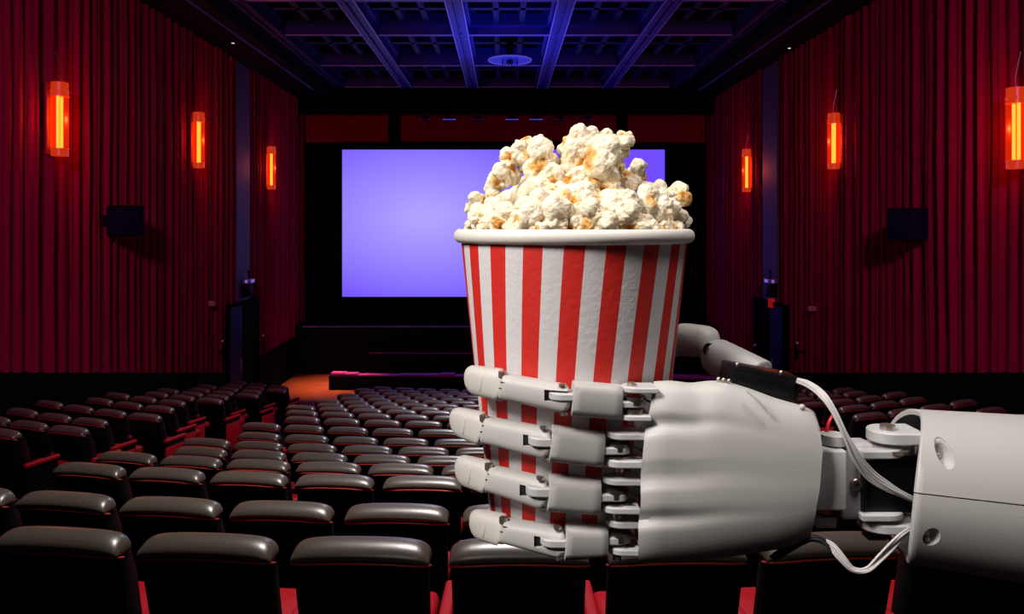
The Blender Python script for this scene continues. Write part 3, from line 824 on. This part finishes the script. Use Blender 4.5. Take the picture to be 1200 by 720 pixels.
def ydepth(u, v, off):
    """depth at which the sight line (u, v) meets the bucket wall grown by off (near side)"""
    Y = 0.40; best = (9, Y)
    while Y < 0.55:
        z = EYE - (v-CY)/F*Y; X = (u-CX)/F*Y
        g = math.hypot(X-BC.x, Y-BC.y) - bR(z) - off
        if g <= 0: return Y
        if g < best[0]: best = (g, Y)
        Y += 0.0005
    return best[1]

def plate(bm, u0, u1, vt, vb, Y, hw, round_left=True, mi=0, bev=0.0006):
    """horizontal plate (normal = z), rounded free end; vt..vb = its front edge in the photo"""
    yf = Y - hw
    x0 = (u0-CX)/F*Y; x1 = (u1-CX)/F*Y; z1 = EYE-(vt-CY)/F*yf; z0 = EYE-(vb-CY)/F*yf
    P = []
    n = 12
    r = min(hw, abs(x1-x0)*0.6)
    if round_left:
        for i in range(n+1):
            a = PI/2 + PI*i/n; P.append((x0+r+r*math.cos(a), Y+hw*math.sin(a)))
        P += [(x1, Y-hw), (x1, Y+hw)]
    else:
        P += [(x0, Y+hw), (x0, Y-hw)]
        for i in range(n+1):
            a = -PI/2 + PI*i/n; P.append((x1-r+r*math.cos(a), Y+hw*math.sin(a)))
    e = min(0.0008, (z1-z0)*0.2)
    def shr(s, z): 
        cx = (x0+x1)/2
        return [(cx+(x-cx)*(1-s/abs(x1-x0)*2), Y+(y-Y)*(1-s/hw), z) for x, y in P]
    bridge(bm, [shr(e, z0), shr(0, z0+e), shr(0, z1-e), shr(e, z1)], mi=mi)

def vcyl(bm, u, vt, vb, Y, rpx, mi=0, n=20):
    r = rpx*Y/F; c_ = at(u, vt, Y); d_ = at(u, vb, Y)
    cyl(bm, d_, c_, r, n=n, mi=mi)

FING = [
 dict(tip=((545,429,547,458),(591,433,583,469)), s2=((588,437,582,466),(662,449,656,485)), slot=(638,458,471), ton=(643,672,462,471),
      s3=((671,447,668,486),(729,452,727,491)), up=(727,768,455,462), mid=(727,754,471,479), lo=(724,760,488,494.5), scr=(740,450)),
 dict(tip=((528,478,530,506),(570,484,560,521)), s2=((566,488,561,517),(640,499,632,538)), slot=(613,511,524), ton=(619,645,514.5,525),
      s3=((647,499,642,539),(709,507,705,546)), up=(711,756,509,517), mid=(706,739,525,534), lo=(708,752,541,550), scr=(725,507)),
 dict(tip=((534,534,536,564),(577,541,566,577)), s2=((572,545,566,573),(636,558,628,597)), slot=(609,570,583), ton=(616,644,573,584),
      s3=((644,557,640,597),(704,561,702,602)), up=(706,750,563,570.5), mid=(701,736,580,589), lo=(704,748,596,604), scr=(722,561)),
 dict(tip=((551,598,553,626),(595,604,583,638)), s2=((589,608,583,633),(656,616,650,654)), slot=(626,630,643), ton=(633,664,634,643.5),
      s3=((663,615,660,653.5),(712,617,711,651)), up=(710,750,613,621), mid=(711,737,631,640), lo=(713,749,645,653), scr=(722,611)),
]
fnames = ['index', 'middle', 'ring', 'little']
def slot_cut(o, x0, x1, y0, y1, z0, z1):
    me = bpy.data.meshes.new('cutter'); bm = B(); box(bm, x0, x1, y0, y1, z0, z1); bm.to_mesh(me); bm.free()
    cu = bpy.data.objects.new('cutter', me); C.objects.link(cu)
    md = o.modifiers.new('slot', 'BOOLEAN'); md.object = cu; md.operation = 'DIFFERENCE'; md.solver = 'EXACT'
    bpy.context.view_layer.update()
    dg = bpy.context.evaluated_depsgraph_get()
    me2 = bpy.data.meshes.new_from_object(o.evaluated_get(dg)); o.modifiers.clear(); o.data = me2
    me2.polygons.foreach_set('use_smooth', [True]*len(me2.polygons)); me2.set_sharp_from_angle(angle=math.radians(40))
    bpy.data.objects.remove(cu)
for fi, f in enumerate(FING):
    v0 = (f['s3'][0][1]+f['s3'][0][3])/2
    hy = 0.0088
    yK = ydepth(735, v0, 0.0095); yB = ydepth(f['s3'][0][0], v0, 0.0105) ; yA = ydepth(f['s2'][0][0]+4, v0-12, 0.0100)
    yB = min(yB, yK + 0.001)
    yT = yA + 0.020
    L, R = f['s2']; su, s0, s1 = f['slot']; t = (su - (L[0]+L[2])/2)/((R[0]+R[2])/2-(L[0]+L[2])/2)
    ym = lerp(yA, yB, t)
    # part: the middle segment with its forked end, cut by a real slot
    bm = B(); seg(bm, L, (R[0]+8, R[1]+3, R[2]+10, R[3]), yA, yB, hy*0.95, hy, ex=3.0, endL=3, endR=9, n=28, steps=8)
    fg = obj('finger', bm, shell, arm, label=fnames[fi]+' finger of the robot hand', sharp=50)
    fa = at(su, s1, ym-hy); fb = at(R[0]+40, s0, ym-hy)
    slot_cut(fg, fa.x, fb.x, ym-0.03, ym+0.03, fa.z, fb.z)
    Yh = yK
    for nm, a_ in (('hinge_plate', f['up']), ('hinge_plate', f['lo'])):
        bm = B(); plate(bm, *a_, Yh, 0.0085); obj(nm, bm, linkm, fg)
    bm = B(); plate(bm, *f['mid'], Yh, 0.0070, round_left=False); obj('hinge_tongue', bm, linkm, fg)
    bm = B(); plate(bm, *f['ton'], yB, 0.0078); obj('hinge_tongue', bm, linkm, fg)
    # spacers and pins
    bm = B(); um = (f['mid'][0]+f['mid'][1])/2 + 4
    vcyl(bm, um-2, f['up'][3]+2, f['mid'][2]+2, Yh, 13.5); vcyl(bm, um-2, f['mid'][3]-1, f['lo'][2]+2, Yh, 12.5)
    vcyl(bm, um+2, f['up'][3]+5, f['up'][3]+8, Yh, 12)
    obj('hinge_spacer', bm, mat('dark_steel', (0.30, 0.27, 0.24), 0.4, metal=1.0), fg)
    bm = B(); vcyl(bm, f['scr'][0], f['scr'][1], f['up'][2]+2, Yh-0.001, 6.0); vcyl(bm, f['scr'][0], f['scr'][1]-2, f['scr'][1], Yh-0.001, 3.6)
    vcyl(bm, f['scr'][0]+1, f['lo'][3]-2, f['lo'][3]+3, Yh-0.001, 5.0)
    obj('hinge_screw', bm, steel, fg)
    bm = B(); a = at(f['mid'][1]-6, f['up'][3]+4, Yh-0.004); b_ = at(f['up'][1]+6, f['up'][3]+12, Yh+0.002)
    tube(bm, [a, (a+b_)/2+Vector((0.001, -0.002, -0.0005)), b_], 0.0008, 6)
    a = at(f['mid'][1]-4, f['lo'][2]-6, Yh-0.004); b_ = at(f['lo'][1]+8, f['lo'][2]-5, Yh+0.002)
    tube(bm, [a, (a+b_)/2+Vector((0.001, -0.002, -0.001)), b_], 0.0008, 6)
    obj('tendon_wire', bm, cabled, fg)
    # proximal cover
    bm = B(); seg(bm, f['s3'][0], f['s3'][1], yB, yK+0.001, hy, hy, ex=3.8, endL=0.9, endR=0.9)
    obj('knuckle_cover', bm, shell, fg, sharp=60)
    bm = B(); a = at(su-1, s1, ym-hy*0.6); b_ = at(su+7, s0, ym-hy*0.6); box(bm, a.x, b_.x, ym-hy*0.62, ym+hy*0.6, a.z, b_.z, 0.0003)
    obj('hinge_recess', bm, darkm, fg)
    bm = B(); vcyl(bm, R[0]-3, R[1]+1.0, R[1]+4, yB-0.003, 4.6); obj('fork_screw', bm, steel, fg); bm = B(); vcyl(bm, R[0]-1, R[3]-2, R[3]+2, yB-0.003, 4.2)
    vcyl(bm, L[0]+1, L[1]-1.5, L[1]+5, yA-0.003, 5.2); vcyl(bm, L[2]+5, L[3]-1, L[3]+3.5, yA-0.002, 4.2)
    obj('segment_screw', bm, steel, fg)
    # collar between tip and segment
    bm = B(); cu0, cu1 = f['tip'][1], L
    seg(bm, (cu0[0]-6, cu0[1]+5, cu0[2]-2, cu0[3]-6), (L[0]+8, L[1]+5, L[2]+8, L[3]-3), lerp(yT, yA, 0.75), yA, hy*0.8, hy*0.85, ex=3)
    obj('collar', bm, tipm, fg)
    bm = B()
    for q in (0.42, 0.66):
        vv = lerp(L[1], L[3], q); ub = lerp(cu0[0], cu0[2], q)
        pts = [at(ub-1, vv-1.0, yA-hy*0.93), at(ub+4, vv-0.2, yA-hy*0.99), at(ub+9, vv+0.8, yA-hy*0.995)]
        tube(bm, pts, 0.00042, 6)
    obj('collar_groove', bm, darkm, fg)
    # fingertip with its pad
    bm = B(); tl, tr = f['tip']
    tl = (tl[0]-2, tl[1]-2, tl[2]-2, tl[3]+2)
    seg(bm, tl, tr, yT, lerp(yT, yA, 0.85), hy*0.85, hy*0.98, ex=2.9, endL=13, endR=1.5, steps=8)
    tp = obj('fingertip', bm, tipm, fg, sharp=60)
    bm = B()
    a = tuple(lerp(x, y, 0.12) for x, y in zip(tl, tr)); b_ = tuple(lerp(x, y, 0.52) for x, y in zip(tl, tr))
    a = (a[0], lerp(a[1], a[3], 0.14), a[2], lerp(a[1], a[3], 0.84)); b_ = (b_[0], lerp(b_[1], b_[3], 0.08), b_[2], lerp(b_[1], b_[3], 0.90))
    seg(bm, a, b_, yT-0.0008, lerp(yT, yA, 0.44)-0.0006, hy*0.86, hy*0.93, ex=3.4, endL=4, endR=2.5)
    obj('tip_pad', bm, tipm, fg, sharp=60)

# ---- palm shell
def pl(L, x):   # piecewise-linear / smooth interpolation
    for (a, b), (c_, d_) in zip(L, L[1:]):
        if x <= c_: 
            t = (x-a)/(c_-a); t = max(0, min(1, t)); return b+(d_-b)*t
    return L[-1][1]
TOP = [(748,452),(765,447),(786,446),(809,449),(832,446),(850,447),(877,455),(909,467),(942,476),(957,484),(964,492)]
BOT = [(748,661),(786,660),(832,656),(877,650),(914,644),(940,637),(952,631),(964,625)]
def leftedge(v):  # v 0..1 top..bottom
    return pl([(0,766),(0.14,762),(0.26,756),(0.40,753),(0.52,750.5),(0.66,751),(0.78,748),(1,748)], v)
def rightedge(v): return pl([(0,955),(0.10,961),(0.3,964),(0.6,961),(0.85,955),(1,949)], v)
NU, NV = 60, 80
def palm_grid(inset):
    g = []
    for i in range(NU+1):
        t = i/NU; row = []
        for j in range(NV+1):
            a = -1.86 + 3.72*j/NV        # angle round the section, front = 0
            sv = se(math.sin(a), 2.7); cv = se(math.cos(a), 2.7)
            vv = (1 - sv)/2               # 0 top .. 1 bottom
            if a > PI/2 or a < -PI/2: vv = 0.0 if a > 0 else 1.0
            vq = (1 - se(math.sin(a), 2.7))/2
            u = lerp(leftedge(vq), rightedge(vq), t)
            top, bot = pl(TOP, u), pl(BOT, u)
            # smooth the top outline a little
            top = (pl(TOP, u-5)+top+pl(TOP, u+5))/3; bot = (pl(BOT, u-6)+bot+pl(BOT, u+6))/3
            v_ = lerp(top, bot, vq)
            fall = math.exp(-(t/0.30)**1.3)
            bump = 0.0
            for c_, wd, am in ((0.235, 0.040, 1.0), (0.525, 0.040, 1.1), (0.755, 0.036, 1.0)):
                bump += am*math.exp(-((vq-c_)/wd)**2)
            hyv = 0.0215*(0.93 + 0.10*math.sin(t*PI)) - 0.0035*max(0, 1-t*7)**2
            Y = 0.4845 - hyv*cv + 0.0052*bump*fall*max(0, cv) - 0.004*t*0
            Y += 0.0015*math.exp(-((u-820-8*vq)/14)**2)*math.exp(-((vq-0.10)/0.16)**2)
            Y -= inset*max(-0.2, cv) *-1
            row.append(at(u, v_ + inset*900/0.48*(1 if vq < .5 else -1)*abs(sv)**3, Y))
        g.append(row)
    return g
bm = B()
go, gi = palm_grid(0.0), palm_grid(0.0022)
vo = [[bm.verts.new(p) for p in r] for r in go]; vi = [[bm.verts.new(p) for p in r] for r in gi]
for i in range(NU):
    for j in range(NV):
        bm.faces.new((vo[i][j], vo[i+1][j], vo[i+1][j+1], vo[i][j+1])); bm.faces.new((vi[i][j+1], vi[i+1][j+1], vi[i+1][j], vi[i][j]))
for i in range(NU):
    for j in (0, NV): bm.faces.new((vo[i][j], vi[i][j], vi[i+1][j], vo[i+1][j]))
for j in range(NV):
    for i in (0, NU): bm.faces.new((vo[i][j], vo[i][j+1], vi[i][j+1], vi[i][j]))
palm = obj('palm_shell', bm, shell, arm, sharp=55)
# raised crease near the top of the shell and its small mould mark
bm = B(); tube(bm, [at(875, 458, 0.4655), at(884, 466, 0.4640), at(893, 475, 0.4633), at(900, 484, 0.4630)], 0.0006, 8); obj('shell_crease', bm, linkm, palm)
bm = B(); bmesh.ops.create_icosphere(bm, subdivisions=3, radius=0.0018, matrix=Matrix.Translation(at(940, 477, 0.4745))); obj('shell_nub', bm, shell, palm)
# inner chassis behind the fingers
bm = B()
a, b_ = at(770, 480, 0.487), at(925, 615, 0.487)
box(bm, a.x, b_.x, 0.474, 0.499, b_.z, a.z, 0.003)
obj('palm_chassis', bm, servo, arm)

# ---- thumb
bm = B()
def axis_seg(bm, p, q, r0, r1, ex=2.6, n=24, rd0=0.35, rd1=0.2, flat=0.85):
    p, q = Vector(p), Vector(q); d = (q-p); L_ = d.length; d.normalize()
    up = Vector((0, 0, 1)); up = (up - d*up.dot(d)).normalized(); s = d.cross(up)
    rings = []
    K = [(0, 0.12)] + [(rd0*r0*(1-math.cos(PI/2*k/5)), math.sin(PI/2*k/5)**0.7) for k in range(1, 6)] + [(L_*0.5, 1)] + [(L_-rd1*r1*(1-math.cos(PI/2*k/5)), math.sin(PI/2*k/5)**0.7) for k in range(5, 0, -1)] + [(L_, 0.12)]
    for dist, sc_ in K:
        r = lerp(r0, r1, dist/L_)*sc_
        rings.append([p + d*dist + up*r*se(math.sin(2*PI*i/n), ex) + s*r*flat*se(math.cos(2*PI*i/n), ex) for i in range(n)])
    bridge(bm, rings)
tb0, tb1 = at(828, 412, 0.575), at(893, 446, 0.535)
axis_seg(bm, tb0, tb1, 0.0135, 0.0140, rd0=0.9, rd1=0.15)
thumb = obj('thumb', bm, shell, arm, sharp=60)
bm = B(); d = (tb1-tb0).normalized(); cyl(bm, tb1+d*0.0002, tb1-d*0.006, 0.0098, n=24); obj('thumb_base_ring', bm, linkm, thumb)
bm = B(); axis_seg(bm, at(838, 402, 0.590), at(800, 398, 0.625), 0.0120, 0.0135, rd0=0.9); axis_seg(bm, at(806, 398, 0.622), at(745, 412, 0.640), 0.0125, 0.0090, rd0=0.5, rd1=1.2)
obj('thumb_tip', bm, tipm, thumb, sharp=60)
bm = B(); c_ = at(832, 411, 0.561); cyl(bm, c_, c_+Vector((0.002, 0.006, 0)), 0.0052, n=24); obj('thumb_joint', bm, servo, thumb)
bm = B(); cyl(bm, c_+Vector((0, -0.0012, 0)), c_+Vector((0, 0.001, 0)), 0.0024, n=16); obj('thumb_screw', bm, steel, thumb)

# ---- servo on top of the palm
bm = B()
a, b_ = at(857, 428, 0.496), at(940, 444, 0.492)
d = (b_-a); ang_ = math.atan2(d.z, d.x)
M = Matrix.Translation(a) @ Matrix.Rotation(-ang_, 4, 'Y')
Ls = math.hypot(d.x, d.z)
box(bm, 0, Ls, -0.004, 0.022, -0.0165, 0, 0.0012, M=M); box(bm, 0.004, Ls-0.004, -0.0052, -0.004, -0.013, -0.003, 0.0005, M=M)
box(bm, -0.003, 0.004, 0.0, 0.018, -0.018, -0.011, 0.001, M=M)
sv = obj('thumb_servo', bm, servo, arm)
bm = B()
for ox, oz in ((0.004, 0.001), (Ls-0.012, 0.001), (Ls-0.006, -0.013)):
    p = M @ Vector((ox, 0.001, oz)); bmesh.ops.create_icosphere(bm, subdivisions=2, radius=0.0013, matrix=Matrix.Translation(p))
for q in range(3): bmesh.ops.create_icosphere(bm, subdivisions=2, radius=0.0014, matrix=Matrix.Translation(at(842+6*q, 444.5+q, 0.478)))
obj('servo_screw', bm, steel, sv)

# ---- wrist
bm = B(); Yw = 0.487
def pbox(bm, u0, v0, u1, v1, Yf, dep, bev=0.0012, mi=0):
    a, b_ = at(u0, v1, Yf), at(u1, v0, Yf); return box(bm, a.x, b_.x, Yf, Yf+dep, a.z, b_.z, bev, 3, mi)
pbox(bm, 957, 529, 993, 599, 0.474, 0.022)
pbox(bm, 985, 521, 1026, 611, 0.483, 0.018, 0.003)
pbox(bm, 1018, 604, 1046, 613, 0.483, 0.018, 0.001)
plate(bm, 1000, 1056, 529, 539, 0.489, 0.013, round_left=False)
plate(bm, 1000, 1056, 604, 612.5, 0.489, 0.013, round_left=False)
pbox(bm, 957, 607, 981, 620, 0.480, 0.016)
wr = obj('wrist_block', bm, linkm, arm)
bm = B(); vcyl(bm, 977, 509, 520, 0.487, 15, n=32); obj('wrist_knob', bm, shell, wr)
bm = B(); vcyl(bm, 977, 518, 528, 0.487, 12.5, n=32); vcyl(bm, 970, 600, 608, 0.487, 12); pbox(bm, 964, 527, 990, 531, 0.480, 0.016, 0.0004); obj('wrist_gasket', bm, servo, wr)
bm = B(); c_ = at(1004, 568, 0.482); cyl(bm, c_, c_+Vector((0, 0.003, 0)), 0.0042, n=28); cyl(bm, c_+Vector((0, -0.0008, 0)), c_, 0.0030, 0.0036, n=24)
obj('wrist_screw', bm, steel, wr)
bm = B(); box(bm, c_.x-0.0020, c_.x+0.0020, c_.y-0.0011, c_.y-0.0007, c_.z-0.0004, c_.z+0.0004); box(bm, c_.x-0.0004, c_.x+0.0004, c_.y-0.0011, c_.y-0.0007, c_.z-0.0020, c_.z+0.0020)
obj('screw_slot', bm, darkm, wr)
bm = B(); pbox(bm, 1010, 541, 1090, 602, 0.481, 0.022, 0.0010); pbox(bm, 1012, 543, 1016, 600, 0.479, 0.002, 0.0003)
pbox(bm, 1018, 629, 1040, 634, 0.487, 0.01, 0.0003)
obj('wrist_servo', bm, servo, arm)
bm = B(); plate(bm, 1007, 1072, 617, 628, 0.490, 0.013); pbox(bm, 1052, 606, 1068, 618, 0.483, 0.01); obj('wrist_bracket', bm, linkm, arm)
bm = B(); plate(bm, 1017, 1074, 509, 523, 0.490, 0.013); pbox(bm, 1056, 522, 1073, 535, 0.483, 0.01)
br = obj('wrist_bracket', bm, linkm, arm)
bm = B(); vcyl(bm, 1040, 498, 507, 0.487, 8.5, n=28); vcyl(bm, 1044, 524, 528, 0.487, 22); obj('bracket_screw', bm, steel, br)
bm = B(); tube(bm, [at(968, 508, 0.492), at(972, 494, 0.494), at(978, 487, 0.498), at(986, 500, 0.498)], 0.0011, 8)
obj('red_wire', bm, mat('red_wire', (0.5, 0.01, 0.01), 0.4), wr)

# ---- forearm: two thick half shells with countersunk holes
Yf = 0.500
def farm_ring(t, r_off, a0, a1, n, du=0.0):
    # centre line drifts down to the right; radius grows slightly
    p = at(0, lerp(567.5, 606, t), Yf); R_ = lerp(0.0478, 0.0585, t) + r_off
    X = 0.2706 + 0.1944*t
    out = []
    for i in range(n+1):
        a = lerp(a0, a1, i/n)   # 0 = top, PI/2 = towards camera, PI = bottom
        # the opening is cut at a slant: bottom reaches further left
        cut = -0.0095*(1-math.cos(a))/2 - 0.0215*max(0.0, math.sin(a))**1.15 + 0.001*min(0.0, math.sin(a)) + du
        out.append(Vector((X + cut, Yf - R_*0.92*math.sin(a), p.z + R_*math.cos(a))))
    return out
def half_shell(a0, a1, du=0.0, thick=0.0036, dr=0.0):
    bm = B(); T = [0, 0.004, 0.02, 0.05, 0.10, 0.2, 0.35, 0.6, 1]; n = 40
    O = [farm_ring(t, dr-(0.0008 if k == 0 else 0), a0, a1, n, du) for k, t in enumerate(T)]; I = [farm_ring(t, dr-thick, a0, a1, n, du) for t in T]
    vo = [[bm.verts.new(p) for p in r] for r in O]; vi = [[bm.verts.new(p) for p in r] for r in I]
    for i in range(len(T)-1):
        for j in range(n):
            bm.faces.new((vo[i][j], vo[i+1][j], vo[i+1][j+1], vo[i][j+1])); bm.faces.new((vi[i][j+1], vi[i+1][j+1], vi[i+1][j], vi[i][j]))
    for i in range(len(T)-1):
        for j in (0, n): bm.faces.new((vo[i][j], vi[i][j], vi[i+1][j], vo[i+1][j]))
    for j in range(n):
        for i in (0, len(T)-1): bm.faces.new((vo[i][j], vo[i][j+1], vi[i][j+1], vi[i][j]))
    return bm
aS = PI/2 - 0.19
up_sh = obj('forearm_upper_shell', half_shell(-0.9*PI/2, aS-0.008), shell, arm, sharp=45)
lo_sh = obj('forearm_lower_shell', half_shell(aS+0.008, 2*PI-0.9*PI/2-0.02, 0.0, dr=0.0004), shell, arm, sharp=45)
# countersunk screw holes: cut with real cylinders
def hole(shell_obj, u, v, ru, rv):
    bm = B(); Yh_ = 0.468 if v < 580 else 0.4575; c_ = at(u, v, Yh_)
    dirv = Vector((0, 1, 0))
    n = 32
    k0 = Yh_/F
    r0 = [c_ + Vector((0, -0.008, 0)) + Vector((ru*k0*math.cos(2*PI*i/n), 0, rv*k0*math.sin(2*PI*i/n))) for i in range(n)]
    r1 = [c_ + Vector((0, 0.05, 0)) + Vector((ru*k0*math.cos(2*PI*i/n), 0, rv*k0*math.sin(2*PI*i/n))) for i in range(n)]
    bridge(bm, [r0, r1]); bmesh.ops.recalc_face_normals(bm, faces=bm.faces[:])
    me = bpy.data.meshes.new('cutter'); bm.to_mesh(me); bm.free()
    cu = bpy.data.objects.new('cutter', me); C.objects.link(cu)
    md = shell_obj.modifiers.new('hole', 'BOOLEAN'); md.object = cu; md.operation = 'DIFFERENCE'; md.solver = 'EXACT'
    dg = bpy.context.evaluated_depsgraph_get(); dg.update()
    me2 = bpy.data.meshes.new_from_object(shell_obj.evaluated_get(dg)); shell_obj.modifiers.clear(); old = shell_obj.data; shell_obj.data = me2
    bpy.data.objects.remove(cu)
bpy.context.view_layer.update()
hole(up_sh, 1105, 531, 10, 15.5); hole(lo_sh, 1092, 630, 10, 12)
for o_, (u, v, ru, rv, Yd) in ((up_sh, (1105, 531, 10.2, 15.7, 0.468)), (lo_sh, (1092, 630, 10.2, 12.2, 0.4575))):
    bm = B(); c_ = at(u, v, Yd); k0 = Yd/F; n = 32
    rings = []
    zax = EYE - (570 - CY)/F*Yf
    def surf(z): return Yf - 0.92*math.sqrt(max(0, 0.0482**2 - (z - zax)**2))
    for q in range(6):
        f_ = q/5
        ring_ = []
        for i in range(n):
            a = 2*PI*i/n
            x_, z_ = c_.x + ru*k0*math.cos(a)*(1-0.45*f_), c_.z + rv*k0*math.sin(a)*(1-0.45*f_) - 0.0012*f_
            ring_.append(Vector((x_, lerp(surf(z_) + 0.0004, surf(c_.z) + 0.0065, f_), z_)))
        rings.append(ring_)
    bridge(bm, rings, False, True); hs = obj('screw_recess', bm, shell, o_)
    bm = B(); bmesh.ops.create_icosphere(bm, subdivisions=2, radius=0.0018, matrix=Matrix.Translation(c_+Vector((0, 0.0055, -0.003)))); obj('recessed_screw', bm, steel, o_)
# core inside the forearm
bm = B(); cyl(bm, at(1100, 572, Yf), at(1400, 604, Yf), 0.034, n=24); obj('forearm_core', bm, darkm, arm)

# ---- cables
def ribbon(pts, nst, r, m, name, parent, spread):
    bm = B()
    P = [at(*p) for p in pts]
    for q in range(nst):
        o_ = (q-(nst-1)/2)
        L_ = []
        for i, p in enumerate(P):
            d = (P[min(i+1, len(P)-1)]-P[max(i-1, 0)]).normalized(); nrm = Vector((-d.z, 0, d.x))
            L_.append(p + nrm*o_*spread*(0.75+0.35*math.sin(i*1.3)) + Vector((0, 0.0007*math.sin(i*1.1+q*1.5), 0)))
        tube(bm, L_, r, 10, 6)
    return obj(name, bm, m, parent, sharp=180)
ribbon([(934,446,0.492),(948,451,0.484),(964,463,0.474),(977,482,0.468),(990,510,0.465),(1003,535,0.465),(1020,557,0.467),(1042,572,0.468),(1060,581,0.470),(1084,592,0.474)], 5, 0.00078, cablem, 'cable_ribbon', arm, 0.00135)
ribbon([(963,633,0.476),(975,641,0.472),(987,655,0.468),(1000,668,0.466),(1016,668,0.465),(1030,655,0.465),(1045,640,0.466),(1060,626,0.468),(1080,614,0.474)], 4, 0.00078, cablem, 'cable_ribbon', arm, 0.00135)
ribbon([(905,655,0.490),(925,642,0.484),(940,634,0.478),(953,631,0.476),(968,636,0.474),(977,645,0.472)], 4, 0.00095, cabled, 'cable_ribbon', arm, 0.0018)
